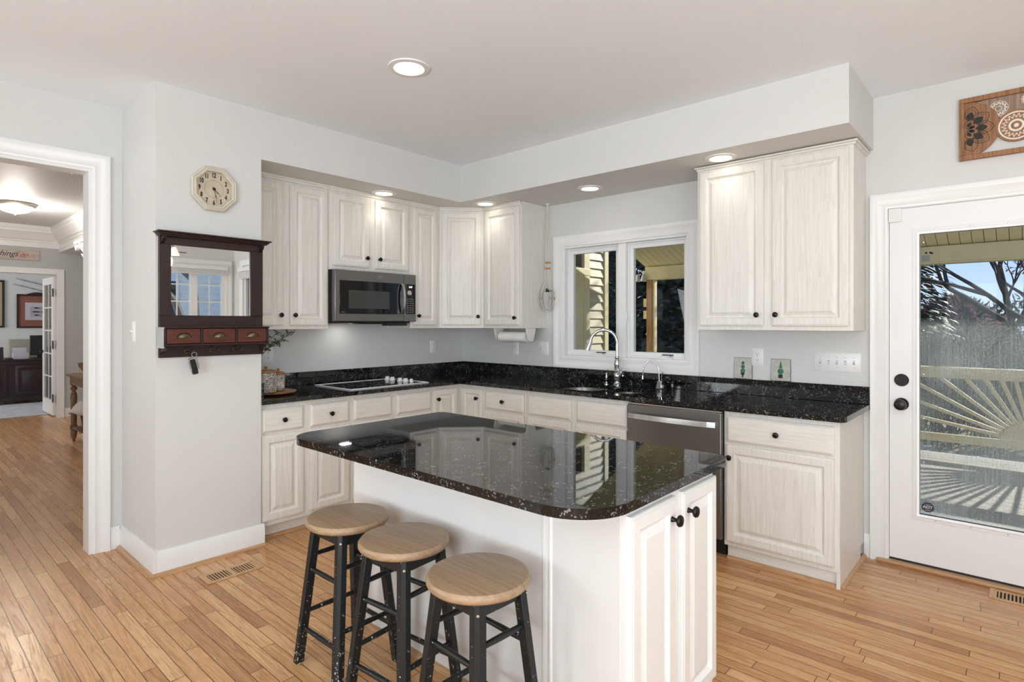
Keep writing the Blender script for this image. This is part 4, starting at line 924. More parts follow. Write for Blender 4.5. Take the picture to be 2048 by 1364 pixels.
# topiary tiles
M['tile'] = simple('aged_ceramic_tile', (.52, .50, .45), .6, var=.12, vscale=30, bmp=.5, bscale=60); M['topgreen'] = simple('topiary_green', (.045, .16, .10), .5, var=.2, vscale=60); M['tileedge'] = simple('brown_tile_edge', (.12, .09, .075), .7)
def tile(x, label, k):
    t_ = E('ceramic_tile', label, 'tile', (x, -.012, 1.0200), 0, 'topiary tiles'); t_.rotation_euler = (math.radians(-4), 0, 0)
    mb = MB(); out = []
    N = 9
    for (ax, ay, bx, by) in ((-.062, 0, .062, 0), (.062, 0, .062, .146), (.062, .146, -.062, .146), (-.062, .146, -.062, 0)):
        for i in range(N): t = i / N; out.append((ax + (bx - ax) * t + random.uniform(-.0015, .0015), max(0, ay + (by - ay) * t + random.uniform(-.0015, .0015))))
    mb.M = Matrix.Rotation(PI / 2, 4, 'X'); mb.prism(out, -.006, .0); mb.build('slab', M['tileedge'], t_)
    mb = MB(); mb.M = Matrix.Rotation(PI / 2, 4, 'X'); mb.prism([(p[0] * .965, .073 + (p[1] - .073) * .965) for p in out], .0, .0015); fcx = mb.build('tile_face', M['tile'], t_)
    mb = MB()
    def disc(cz, r): mb.lathe([(r, 0), (r * .8, .002), (0, .0028)], (0, -.0015, cz), 20, '-y')
    if k == 0: disc(.055, .016); disc(.083, .013); disc(.109, .011)
    else:
        disc(.064, .019); mb.M = Matrix.Rotation(PI / 2, 4, 'X'); mb.prism([(-.011, .085), (.011, .085), (0, .135)], .0015, .004); mb.M = None
    mb.build('topiary_relief', M['topgreen'], fcx)
    mb = MB(); mb.M = Matrix.Rotation(PI / 2, 4, 'X')
    if k == 0: mb.prism([(-.006, .010), (.006, .010), (.003, .018), (.013, .036), (.014, .042), (-.014, .042), (-.013, .036), (-.003, .018)], .0015, .004)
    else: mb.prism([(-.014, .018), (-.007, .022), (0, .017), (.007, .022), (.014, .018), (.013, .044), (-.013, .044)], .0015, .004)
    mb.build('urn_relief', M['ink'], fcx)
tile(2.791, 'small cream ceramic tile with a three ball topiary, left of the pair', 0); tile(3.036, 'small cream ceramic tile with a cone topiary, right of the pair', 1)

# hanging planter
M['rope'] = simple('cream_cotton_cord', (.70, .67, .60), .8, bmp=.5, bscale=300); M['bead'] = simple('wooden_bead', (.55, .30, .14), .5); M['potgrey'] = simple('grey_pot', (.48, .48, .48), .5); M['succ'] = simple('succulent_green', (.05, .12, .04), .45, var=.3, vscale=50)
hp = E('hanging_planter', 'macrame hanging planter with a grey pot beside the kitchen window', 'planter', (1.146, -.085, 0))
mb = MB(); mb.tube([(0, 0, 2.4330), (0, 0, 2.40)], .006, 10); mb.lathe([(.016, 2.425), (.016, 2.4335)], (0, 0, 0), 16); mb.build('hook', M['canring'], hp)
pot = MB(); pot.lathe([(.030, 1.525), (.045, 1.60), (.056, 1.668), (.052, 1.668), (.045, 1.655), (0, 1.653)], (0, 0, 0), 8); pt_ = pot.build('pot', M['potgrey'], hp, smooth=0)
mb = MB()
for k in range(4):
    a = PI / 4 + k * PI / 2 + .3; c_, s_n = math.cos(a), math.sin(a)
    j = Vector((.018 * c_, .018 * s_n, 1.90)) if k % 2 else Vector((.018 * c_, .018 * s_n, 1.905))
    mb.tube([(0, 0, 2.405), (.010 * c_, .010 * s_n, 2.25), j, (.022 * c_, .022 * s_n, 1.76), (.060 * c_, .060 * s_n, 1.66), (.064 * c_, .064 * s_n, 1.615), (.052 * c_, .052 * s_n, 1.56), (.030 * c_, .030 * s_n, 1.515), (0, 0, 1.512)], .0032, 7)
    a2 = a + PI / 4; mb.tube([(.018 * c_, .018 * s_n, 1.76), (.055 * math.cos(a2), .055 * math.sin(a2), 1.64), (.050 * math.cos(a2), .050 * math.sin(a2), 1.57), (.02 * math.cos(a2), .02 * math.sin(a2), 1.515)], .003, 6)
mb.build('cords', M['rope'], hp)
for k in range(4):
    a = PI / 4 + k * PI / 2 + .3
    mb = MB()
    for z, r in ((1.925, .018), (1.875, .019), (1.615, .064)): mb.lathe([(0, -.010), (.007, -.007), (.0095, 0), (.007, .007), (0, .010)], (r * math.cos(a), r * math.sin(a), z), 12)
    mb.build('beads', M['bead'], hp)
mb = MB()
for k in range(14):
    a = k * 2.4; leaf(mb, (0, 0, 1.655), Vector((math.cos(a), math.sin(a), random.uniform(.3, 1.6))), random.uniform(.04, .075), .022)
mb.build('succulent', M['succ'], hp, smooth=0)

# wall art above the door
M['artwood'] = grain_mat('carved_brown_wood', (.36, .17, .075), (.19, .08, .03), 'z', .5); M['artgrey'] = grain_mat('greyed_carved_wood', (.24, .145, .095), (.42, .33, .26), 'z', .6); M['whitewash'] = simple('white_carving', (.78, .74, .68), .6)
wa = E('wall_art', 'carved wooden panel of overlapping mandala discs above the glass door', 'wall art', (3.966, -.002, 2.286))
AW, AH = .93, .335
mb = MB(); mb.box(0, AW, -.030, 0, 0, .026); mb.box(0, AW, -.030, 0, AH - .026, AH); mb.box(0, .022, -.030, 0, .026, AH - .026); mb.box(AW - .022, AW, -.030, 0, .026, AH - .026); mb.build('frame', M['artwood'], wa, bevel=.002)
def disc_poly(cx, cz, r, xlo=.022, xhi=AW - .022, zlo=.026, zhi=AH - .026, n=64):
    return [(min(max(cx + r * math.cos(2 * PI * k / n), xlo), xhi), min(max(cz + r * math.sin(2 * PI * k / n), zlo), zhi)) for k in range(n)]
def art(nm, poly, y0, y1, mat):
    q = []
    for p in poly:
        if not q or (abs(p[0] - q[-1][0]) + abs(p[1] - q[-1][1])) > 1e-5: q.append(p)
    mb = MB(); mb.M = Matrix.Rotation(PI / 2, 4, 'X'); mb.prism(q, -y0, -y1); return mb.build(nm, mat, wa)
def ring_(mb, cx, cz, r0, r1, y, n=40, zig=None):
    if zig:
        m_ = zig * 2; vs = []
        for k in range(m_):
            a = 2 * PI * k / m_; rr = r1 if k % 2 else r0
            vs += [(cx + (rr - .0035) * math.cos(a), y, cz + (rr - .0035) * math.sin(a)), (cx + (rr + .0035) * math.cos(a), y, cz + (rr + .0035) * math.sin(a))]
        mb.add(vs, [(2 * k, 2 * k + 1, (2 * k + 3) % (2 * m_), (2 * k + 2) % (2 * m_)) for k in range(m_)]); return
    vs = []
    for k in range(n):
        a = 2 * PI * k / n; vs += [(cx + r0 * math.cos(a), y, cz + r0 * math.sin(a)), (cx + r1 * math.cos(a), y, cz + r1 * math.sin(a))]
    mb.add(vs, [(2 * k, 2 * k + 1, (2 * k + 3) % (2 * n), (2 * k + 2) % (2 * n)) for k in range(n)])
art('disc', disc_poly(.022, .165, .150), -.004, -.016, M['artwood'])
art('disc', disc_poly(.215, .312, .120), -.004, -.014, M['artgrey'])
art('disc', disc_poly(.236, .145, .082), -.006, -.022, M['artwood'])
art('disc', disc_poly(.41, .12, .098), -.004, -.018, M['artgrey'])
art('disc', disc_poly(.60, .24, .12), -.004, -.016, M['artwood']); art('disc', disc_poly(.80, .12, .13), -.004, -.018, M['artgrey'])
for args in ((.066, .073, 40, None), (.022, .032, 32, None), (0, .010, 24, None), (.060, .042, 40, 18)):
    mb = MB(); ring_(mb, .236, .145, args[0], args[1], -.0225, args[2], args[3]); mb.build('white_carving', M['whitewash'], wa, smooth=0)
for (cx, cz, r) in ((.165, .250, .040), (.285, .275, .03)):
    for args in ((r * .95, r, 32, None), (r * .3, r * .36, 24, None), (r * .85, r * .6, 24, 12)):
        mb = MB(); ring_(mb, cx, cz, args[0], args[1], -.0145, args[2], args[3]); mb.build('white_carving', M['whitewash'], wa, smooth=0)
mb = MB(); m_ = 24
ring_(mb, .41, .12, .055, .075, -.0185, zig=16); mb.build('white_carving', M['whitewash'], wa, smooth=0)
def petal(c0, a, r0, r1, w_, n=7):
    d = Vector((math.cos(a), 0, math.sin(a))); sd = Vector((-math.sin(a), 0, math.cos(a))); L = []
    for sg in (1, -1):
        for i in (range(n + 1) if sg > 0 else range(n - 1, 0, -1)):
            t = i / n; L.append(c0 + d * (r0 + (r1 - r0) * t) + sd * sg * w_ * math.sin(PI * t ** .8) ** .8)
    return [Vector((max(p.x, .0235), p.y, p.z)) for p in L]
def outline(mb, L, th):
    m_ = len(L); c = sum(L, Vector((0, 0, 0))) / m_
    mb.add([p for p in L] + [Vector((max(.0232, (p + (c - p).normalized() * th).x), p.y, (p + (c - p).normalized() * th).z)) for p in L], [(q, (q + 1) % m_, (q + 1) % m_ + m_, q + m_) for q in range(m_)])
mb = MB(); c0 = Vector((.023, -.0165, .165))
for k in range(5):
    a = math.radians(-72 + 36 * k); outline(mb, petal(c0, a, .048, .128, .036), .003); outline(mb, petal(c0, a, .052, .114, .026), .0016)
    P = petal(c0, a, .055, .098, .016); mb.add(P, [tuple(range(len(P)))])
for k in range(4):
    a = math.radians(-54 + 36 * k); outline(mb, petal(c0, a, .012, .072, .020), .0024); P = petal(c0, a, .020, .048, .009); mb.add(P, [tuple(range(len(P)))])
mb.build('dark_carving', M['ink'], wa, smooth=0)

# floor vents
M['ventwood'] = grain_mat('oak_vent', (.60, .36, .18), (.45, .25, .11), 'y', .35)
def vent(loc, rz, label):
    v_ = E('floor_vent', label, 'vent', loc, rz, 'wooden floor vents')
    mb = MB(); mb.frame(-.145, .145, -.066, .066, .030, 0, 0); mb = MB(); Lx, Wy = .148, .070
    mb.box(-Lx, Lx, -Wy, -Wy + .022, .0005, .006); mb.box(-Lx, Lx, Wy - .022, Wy, .0005, .006); mb.box(-Lx, -Lx + .03, -Wy + .022, Wy - .022, .0005, .006); mb.box(Lx - .03, Lx, -Wy + .022, Wy - .022, .0005, .006); mb.box(-.012, .012, -Wy + .022, Wy - .022, .0005, .006)
    mb.build('frame', M['ventwood'], v_, bevel=.001)
    mb = MB()
    for s in (-1, 1):
        for k in range(7): x = s * (.0205 + k * .0148); mb.box(x - .0032, x + .0032, -Wy + .022, Wy - .022, .0006, .005)
    mb.build('slats', M['ventwood'], v_)
    mb = MB(); mb.box(-Lx + .03, Lx - .03, -Wy + .022, Wy - .022, .0003, .0008); mb.build('opening', M['dark'], v_)  # black sheet set where only shade would lie under the slats
vent((.900, -2.632, 0), QA, 'wooden floor vent in front of the wall pillar'); vent((4.245, -.125, 0), 0, 'wooden floor vent at the foot of the glass door')

# ================================================================== CEILING FAN (seen in the mirror)
M['fanwhite'] = simple('fan_white', (.78, .78, .76), .4); M['bronze'] = simple('dark_bronze', (.10, .08, .06), .35, .8); M['shadeglass'] = emit_mat('frosted_shade', (1, .84, .66), .45)
fan = E('ceiling_fan', 'white ceiling fan with glass shades, reflected at the top of the wall mirror', 'ceiling fan', (4.95, -1.62, CH))
mb = MB(); mb.lathe([(.07, 0), (.07, -.03), (.015, -.04), (.015, -.20), (.10, -.22), (.11, -.30), (.07, -.34), (.05, -.36), (0, -.36)], seg=32); mb.build('motor', M['fanwhite'], fan)
for k in range(5):
    a = 2 * PI * k / 5 + .5; mb = MB(); mb.M = Matrix.Rotation(a, 4, 'Z') @ Matrix.Translation((0, 0, -.28)) @ Matrix.Rotation(.2, 4, 'X')
    mb.prism(rrect(.15, .64, -.06, .06, .03, 4), -.004, .004); mb.box(.08, .18, -.015, .015, -.006, .002); mb.build('blade', M['fanwhite'], fan)
for k in range(4):
    a = 2 * PI * k / 4 + .1; c_, s_n = math.cos(a), math.sin(a); mb = MB(); mb.tube([(0.03 * c_, .03 * s_n, -.35), (.10 * c_, .10 * s_n, -.36), (.135 * c_, .135 * s_n, -.40)], .007, 8); arm = mb.build('lamp_arm', M['bronze'], fan)
    mb = MB(); mb.lathe([(.018, -.40), (.030, -.42), (.052, -.47), (.060, -.50), (.055, -.50), (.045, -.46)], (.14 * c_, .14 * s_n, 0), 20); mb.build('glass_shade', M['shadeglass'], arm)
d = bpy.data.lights.new('lamp', 'POINT'); d.energy = 8; d.color = (1, .85, .68); d.shadow_soft_size = .12; o = bpy.data.objects.new('lamp', d); COL.objects.link(o); o.location = (0, 0, -.58); o.parent = fan
sd2 = E('smoke_detector', 'round white smoke detector on the ceiling, seen small in the mirror', 'smoke detector', (6.2, -.5, CH)); mb = MB(); mb.lathe([(.065, 0), (.065, -.02), (.05, -.035), (0, -.037)], seg=28); mb.build('housing', M['fanwhite'], sd2)

# ================================================================== HALL / DINING ROOM
HC = 2.80
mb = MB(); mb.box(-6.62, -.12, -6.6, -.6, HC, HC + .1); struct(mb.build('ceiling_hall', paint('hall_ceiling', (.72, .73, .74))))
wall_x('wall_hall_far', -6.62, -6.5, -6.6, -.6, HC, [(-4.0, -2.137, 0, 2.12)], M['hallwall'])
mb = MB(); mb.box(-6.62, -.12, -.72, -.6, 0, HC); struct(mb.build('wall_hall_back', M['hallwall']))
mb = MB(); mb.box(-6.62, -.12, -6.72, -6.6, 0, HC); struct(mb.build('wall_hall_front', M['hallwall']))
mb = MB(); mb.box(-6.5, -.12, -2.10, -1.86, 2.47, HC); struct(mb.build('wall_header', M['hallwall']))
mb = MB(); mb.box(-6.5, -.12, -.74, -.60, 0, 0.01); 
mb = MB(); base_prof_y(mb, -2.05, -.72, -6.5, 1, .13); struct(mb.build('baseboard_hall', M['trim']))
mb = MB(); swapxy(mb, -6.5, 1); mb.profile_frame(-4.0, -2.137, 0, 2.12, [(0, 0), (0, -.014), (.05, -.02), (.08, -.03), (.08, 0)], True); struct(mb.build('trim_7', M['trim']))
CRN = [(0, 2.50), (.018, 2.50), (.020, 2.57), (.03, 2.575), (.035, 2.60), (.055, 2.61), (.11, 2.70), (.125, 2.71), (.13, 2.745), (.14, 2.75), (.14, 2.80), (0, 2.80)]
mb = MB(); n = len(CRN)
P0 = [(-6.5 + p, -5.9, z) for p, z in CRN]; P1 = [(-6.5 + p, -2.10 - p, z) for p, z in CRN]; P2 = [(-.13, -2.10 - p, z) for p, z in CRN]
mb.add(P0 + P1 + P2, [(i, (i + 1) % n, (i + 1) % n + n, i + n) for i in range(n)] + [(i + n, (i + 1) % n + n, (i + 1) % n + 2 * n, i + 2 * n) for i in range(n)]); struct(mb.build('trim_8', M['trim'], smooth=30))
mb = MB(); mb.box(-6.5, -.13, -2.112, -2.10, 2.455, 2.51); mb.box(-6.5, -.13, -2.12, -1.84, 2.45, 2.47); struct(mb.build('trim_9', M['trim']))
# column with capital
cl = E('column', 'white column with a carved leaf capital, just showing past the door casing', 'column', (-4.60, -1.98, 0))
mb = MB(); mb.lathe([(.24, 0), (.24, .06), (.21, .08), (.21, .11), (.185, .13), (.185, 2.10), (.20, 2.11), (.20, 2.13), (.185, 2.14), (.185, 2.20)], seg=36); mb.build('shaft', M['trim'], cl)
mb = MB(); mb.lathe([(.187, 2.18), (.20, 2.22), (.205, 2.28), (.23, 2.34), (.27, 2.38), (.27, 2.40)], seg=36); mb.box(-.27, .27, -.27, .27, 2.405, 2.448)
for k in range(16):
    a = 2 * PI * k / 16
    for z0, rr, h_ in ((2.19, .20, .09), (2.27, .212, .09)):
        b_ = a + (.196 if z0 > 2.2 else 0); c0 = Vector((rr * math.cos(b_), rr * math.sin(b_), z0)); o_ = Vector((math.cos(b_), math.sin(b_), 0)); s = Vector((-math.sin(b_), math.cos(b_), 0))
        mb.add([c0 - s * .03, c0 + s * .03, c0 + s * .034 + o_ * .015 + Vector((0, 0, h_ * .7)), c0 + o_ * .05 + Vector((0, 0, h_)), c0 - s * .034 + o_ * .015 + Vector((0, 0, h_ * .7))], [(0, 1, 2, 3, 4)])
for k in range(4):
    a = PI / 4 + k * PI / 2
    for t in range(3): mb.lathe([(.045 - t * .012, -.02 - t * .004), (.048 - t * .012, 0), (.045 - t * .012, .02 + t * .004)], (.335 * math.cos(a), .335 * math.sin(a), 2.375), 14, '-y')
mb.build('capital', M['trim'], cl)
# dome light
dl = E('ceiling_dome_light', 'flush mount dome ceiling light glowing in the hall', 'light', (-4.55, -2.86, HC))
mb = MB(); mb.lathe([(.20, 0), (.205, -.012), (.185, -.035), (.170, -.042), (.166, -.036)], seg=40); mb.build('rim', simple('brushed_nickel', (.45, .42, .38), .35, .8), dl)
mb = MB(); mb.lathe([(.166, -.038), (.150, -.07), (.11, -.10), (.05, -.118), (0, -.121)], seg=40); mb.build('glass_bowl', emit_mat('dome_glass', (1, .93, .82), 3.0), dl)
mb = MB(); mb.lathe([(.012, -.119), (.014, -.128), (.008, -.138), (0, -.142)], seg=14); mb.build('finial', M['steel'], dl)
d = bpy.data.lights.new('lamp', 'POINT'); d.energy = 26; d.color = (1, .93, .84); d.shadow_soft_size = .12; o = bpy.data.objects.new('lamp', d); COL.objects.link(o); o.location = (0, 0, -.30); o.parent = dl
hs = E('ceiling_sensor', 'tiny white sensor on the hall ceiling near the doorway', 'sensor', (-2.33, -2.742, HC)); mb = MB(); mb.lathe([(.03, 0), (.03, -.012), (.012, -.02), (.010, -.03), (0, -.031)], seg=20); mb.build('housing', M['whiteplastic'], hs)
# sign
sg = E('wooden_sign', 'whitewashed plank sign with cursive lettering and orange leaves above the study doorway', 'sign', (-6.498, -2.342, 2.31), QA)
M['signwood'] = grain_mat('whitewashed_plank', (.58, .50, .46), (.40, .30, .26), 'x', .7)
mb = MB(); mb.box(-.95, 0, -.022, 0, 0, .142); mb.box(-.95, 0, -.012, 0, -.004, .146); sp = mb.build('plank', M['signwood'], sg, bevel=.002)
text_obj('lettering', 'the little things', .105, M['ink'], sp, (-.545, -.0235, .075), extrude=.0008, shear=.45, sx=.95)
M['rust'] = simple('rust_leaf_paint', (.50, .12, .045), .6, var=.3, vscale=60)
mb = MB()
for k in range(46):
    x = -.17 + random.gauss(0, .05); z = .062 + random.gauss(0, .022)
    if -.28 < x < -.01 and .01 < z < .13: leaf(mb, (x, -.0232, z), Vector((random.uniform(-1, 1), 0, random.uniform(-1, 1))), .028, .013, Vector((0, 1, 0)))
mb.build('painted_leaves', M['rust'], sp, smooth=0)
# study
mb = MB(); mb.box(-10.6, -6.62, -5.6, -1.2, HC, HC + .1); struct(mb.build('ceiling_study', M['ceiling']))
mb = MB(); mb.box(-10.42, -10.3, -5.6, -1.2, 0, HC); struct(mb.build('wall_study', M['wall']))
mb = MB(); mb.box(-10.42, -6.62, -1.32, -1.2, 0, HC); struct(mb.build('wall_study_right', M['wall']))
mb = MB(); mb.box(-10.42, -6.62, -5.6, -5.5, 0, HC); struct(mb.build('wall_study_left', M['wall']))
fd = E('door_2', None, None, (-6.62, -2.150, 0)); struct(fd)
mb = MB(); mb.box(-.76, 0, -.02, .02, .02, .24); mb.box(-.76, 0, -.02, .02, 1.99, 2.10); mb.box(-.76, -.66, -.02, .02, .24, 1.99); mb.box(-.10, 0, -.02, .02, .24, 1.99)
mb.box(-.385, -.37, -.012, .012, .24, 1.99)
for k in range(1, 5): z = .24 + 1.75 * k / 5; mb.box(-.66, -.10, -.012, .012, z - .009, z + .009)
lf = mb.build('door_leaf', M['trim'], fd, bevel=.002); mb = MB(); mb.box(-.66, -.10, -.003, .003, .24, 1.99); mb.build('pane', M['glass'], lf)
for z in (.28, 1.08, 1.86): mb = MB(); mb.box(-.004, .035, -.028, -.018, z - .06, z + .06); mb.build('hinge', M['ink'], fd)
mb = MB(); mb.tube([(-.71, -.02, .96), (-.71, -.06, .96), (-.62, -.065, .955)], .009, 8); mb.lathe([(.025, 0), (.022, .008)], (-.71, -.02, .96), 16, '-y'); mb.build('door_handle', M['ink'], fd)
# picture frames
M['frameblack'] = simple('black_frame', (.02, .016, .014), .35); M['matred'] = simple('rust_mat_board', (.26, .10, .075), .8); M['mattan'] = simple('tan_mat_board', (.46, .36, .23), .8); M['printw'] = simple('pale_print', (.55, .52, .58), .7); M['printg'] = simple('lilac_print', (.42, .39, .46), .7)
pf = E('framed_picture', 'dark framed fish print with a rust coloured mat on the study wall', 'picture', (-10.298, -2.107, 1.309), QA)
mb = MB(); mb.frame(0, .62, 0, .655, .032, -.03, 0); mb.build('frame', M['cherry'], pf, bevel=.003)
mb = MB(); pts_ = [(.14, .655)] + [(.14 + .34 * k / 10, .655 + .045 * math.sin(PI * k / 10)) for k in range(1, 10)] + [(.48, .655)]; mb.M = Matrix.Rotation(PI / 2, 4, 'X'); mb.prism(pts_, .006, .03); mb.build('frame_crest', M['cherry'], pf)
mb = MB(); mb.box(.03, .59, -.012, -.001, .03, .625); mt = mb.build('mat_board', M['matred'], pf)
mb = MB(); mb.box(.125, .495, -.014, -.012, .155, .495); pr_ = mb.build('print', M['printw'], mt); mb = MB(); mb.box(.20, .42, -.0146, -.014, .215, .42); mb.build('print_field', M['printg'], pr_)
mb = MB()
for z, w in ((.39, .05), (.315, .085), (.25, .045)):
    mb.M = Matrix.Translation((.305, -.0150, z)) @ Matrix.Rotation(PI / 2, 4, 'X'); mb.prism([(-w, 0), (-w * .5, .016), (.3 * w, .012), (w * .7, 0), (w, .014), (w, -.014), (w * .7, -.002), (.2 * w, -.012), (-w * .6, -.010)], 0, .0008)
mb.build('fish_drawing', M['ink'], pr_, smooth=0)
pf = E('framed_picture', 'black framed picture with a tan mat at the left edge of the view', 'picture', (-10.298, -2.95, 1.318), QA)
mb = MB(); mb.frame(0, .668, 0, .90, .035, -.03, 0); mb.build('frame', M['frameblack'], pf, bevel=.003); mb = MB(); mb.box(.03, .64, -.012, -.001, .03, .87); mb.build('mat_board', M['mattan'], pf)
for k, (za, zb) in enumerate(((2.264, 2.13), (2.155, 2.02))):
    fr_ = E('fishing_rod', ('upper' if k == 0 else 'lower') + ' of the two thin fishing rods mounted on the study wall', 'fishing rod', (-10.275, -2.16 + (.045 if k == 0 else 0), za), QA, 'wall mounted fishing rods')
    mb = MB(); mb.tube([(0, 0, 0), (.85, 0, (zb - za) * 1.7)], [.0035, .007], 8); mb.build('blank', M['ink'], fr_)
    mb = MB()
    for t in (.15, .35, .55, .75): mb.lathe([(.006, -.002), (.009, -.002), (.009, .002), (.006, .002)], (.85 * t, -.009, (zb - za) * 1.7 * t), 10, '-y')
    mb.build('line_guides', M['ink'], fr_)
# desk
dk = E('writing_desk', 'dark cherry wood executive desk in the study', 'desk', (-8.80, -3.6, 0))
mb = MB(); mb.box(-.86, .03, -.3, 1.85, .745, .775); mb.build('desk_top', M['cherry'], dk, bevel=.006)
mb = MB(); mb.box(-.80, 0, -.25, 1.80, .10, .744); mb.box(0.0, .02, -.25, 1.80, .69, .744); mb.box(0, .03, -.25, 1.80, .06, .13)
mb.build('carcass', M['cherry'], dk, bevel=.004)
for (a, b) in ((-.2, .62), (.70, 1.20), (1.28, 1.76)):
    mb = MB(); mb.M = Matrix.Translation((0, 0, 0)) @ Matrix(((0, -1, 0, 0), (1, 0, 0, 0), (0, 0, 1, 0), (0, 0, 0, 1))); mb.rings(a, b, .17, .66, -.018, [(0, .018), (0, .002), (.004, 0), (.05, 0), (.058, .010), (.09, .010), (.10, .006)]); mb.build('front_panel', M['cherry'], dk)
for y in (-.15, .64, 1.22, 1.72):
    mb = MB(); mb.hexa([(-.05, y - .05, 0), (.025, y - .05, 0), (.025, y + .05, 0), (-.05, y + .05, 0)], [(-.05, y - .09, .06), (.03, y - .09, .06), (.03, y + .09, .06), (-.05, y + .09, .06)]); mb.build('foot', M['cherry'], dk, bevel=.008)
mo = E('monitor', 'black computer monitor seen from the back at the right end of the desk', 'monitor', (-9.0, -1.955, .7755))
mb = MB(); mb.box(-.02, .02, -.14, .20, .05, .41); mb.build('screen_back', M['blackplastic'], mo, bevel=.006); mb = MB(); mb.box(-.08, .08, -.10, .10, 0, .012); mb.box(-.05, -.02, -.03, .03, .012, .2); mb.build('stand', M['blackplastic'], mo)
lp = E('laptop_computer', 'black laptop stand at the left edge of the desk', 'laptop', (-8.95, -2.57, .7755)); mb = MB(); mb.hexa([(-.01, -.18, 0), (.01, -.18, 0), (.01, .12, 0), (-.01, .12, 0)], [(-.06, -.18, .21), (-.045, -.18, .21), (-.045, .12, .21), (-.06, .12, .21)]); mb.build('lid', M['blackplastic'], lp); mb = MB(); mb.box(-.25, 0, -.18, .12, 0, .012); mb.build('base', M['blackplastic'], lp)
dh = E('phone_dock', 'small dark device lying on the desk beside the paper stack', 'device', (-8.92, -2.385, .7755)); mb = MB(); mb.box(-.08, .05, -.05, .05, 0, .02); mb.build('housing', M['blackplastic'], dh, bevel=.004)
pp = E('paper_organizer', 'pale lilac paper stack and file box on the desk', 'papers', (-8.98, -2.325, .7755)); M['lilac'] = simple('lilac_paper', (.56, .54, .60), .8)
mb = MB(); mb.box(-.12, .05, 0, .21, 0, .10); mb.build('paper_stack', M['lilac'], pp, bevel=.002); mb = MB(); mb.hexa([(-.12, .01, .10), (-.10, .01, .10), (-.10, .20, .10), (-.12, .20, .10)], [(-.16, .01, .19), (-.14, .01, .19), (-.14, .20, .19), (-.16, .20, .19)]); mb.build('file_divider', M['lilac'], pp)
ch = E('office_chair', 'beige office chair back showing behind the desk', 'chair', (-9.95, -2.02, 0)); M['beige'] = simple('beige_fabric', (.36, .33, .28), .8)
mb = MB(); mb.prism(rrect(-.06, .03, -.25, .25, .03, 4), .62, 1.10); mb.build('backrest', M['beige'], ch, bevel=.02); mb = MB(); mb.box(-.08, .26, -.25, .25, .44, .52); mb.build('seat', M['beige'], ch, bevel=.02)
mb = MB(); mb.tube([(.05, 0, .03), (.05, 0, .44)], .03, 10)
for k in range(5): a = 2 * PI * k / 5; mb.tube([(.05, 0, .08), (.05 + .26 * math.cos(a), .26 * math.sin(a), .03)], [.02, .03], 8)
mb.build('base', M['blackplastic'], ch); mb = MB(); mb.box(-.06, -.03, -.03, .03, .44, .65); mb.build('back_post', M['blackplastic'], ch)
def rug_mat():
    m, nt, b = nodes('blue_grey_rug'); setp(b, (.5, .5, .5), .95); v = tc(nt); n = noise(nt, mapping(nt, v, (6, 2, 1)), 3, 5, .7)
    nt.links.new(ramp(nt, n, [(.35, (.26, .30, .36)), (.55, (.52, .53, .54)), (.7, (.62, .61, .60))]), b.inputs['Base Color']); return m
mb = MB(); mb.box(-8.76, -6.95, -4.6, -1.75, .001, .010); rg = mb.build('area_rug', rug_mat(), bevel=.002); tag(rg, 'faded blue and grey area rug in front of the study desk', 'rug')
# console table
M['rustic'] = grain_mat('rustic_brown_wood', (.22, .125, .07), (.12, .06, .03), 'x', .6)
ctb = E('console_table', 'rustic turned leg wooden console table in the hall, half behind the casing', 'table', (-4.20, -2.40, 0))
mb = MB(); mb.prism([(-.09, .045), (-.045, -.04), (1.15, -.04), (1.15, .36), (-.06, .36)], .775, .805); mb.build('table_top', M['rustic'], ctb, bevel=.004)
mb = MB(); mb.box(-.02, 1.10, -.01, .01, .68, .775); mb.box(-.02, .0, .0, .32, .68, .775); mb.box(-.02, 1.10, .31, .33, .68, .775); mb.build('apron', M['rustic'], ctb)
for (x, y) in ((.02, .02), (1.08, .02), (.02, .30), (1.08, .30)):
    mb = MB(); mb.box(x - .032, x + .032, y - .032, y + .032, .675, .774); mb.lathe([(.012, 0.0), (.014, .02), (.030, .07), (.034, .12), (.020, .15), (.026, .165), (.030, .22), (.030, .45), (.034, .52), (.030, .57), (.016, .60), (.034, .62), (.036, .64), (.020, .655), (.032, .674)], (x, y, 0), 20)
    mb.box(x - .032, x + .032, y - .032, y + .032, .14, .20); mb.build('leg', M['rustic'], ctb)
mb = MB(); mb.box(.02, 1.08, .0, .32, .160, .178); mb.build('lower_shelf', M['rustic'], ctb)
bw = E('wooden_bowl', 'dark wooden bowl on the hall console table', 'bowl', (-3.93, -2.25, .8055)); mb = MB(); mb.lathe([(.06, 0), (.075, .01), (.13, .09), (.14, .135), (.128, .135), (.11, .08), (.05, .02), (0, .018)], seg=28); mb.build('bowl_body', M['rustic'], bw)
bk = E('wicker_basket', 'brown wicker basket with a cream throw, on the lower shelf of the console table', 'basket', (-3.85, -2.24, .179))
M['wicker'] = simple('brown_wicker', (.12, .065, .035), .8, var=.4, vscale=40, bmp=.8, bscale=90)
mb = MB()
for k in range(11): r = .12 + .035 * k / 10; mb.lathe([(r - .004, .0 + k * .025), (r + .005, .0125 + k * .025), (r - .004, .025 + k * .025)], (0, 0, 0), 24)
mb.lathe([(0, .003), (.12, .003), (.12, .0)], (0, 0, 0), 24); mb.build('woven_body', M['wicker'], bk)
M['throw'] = simple('cream_knit', (.52, .48, .43), .95, bmp=.8, bscale=50)
mb = MB(); vs = []; fs = []; nu, nv = 20, 9
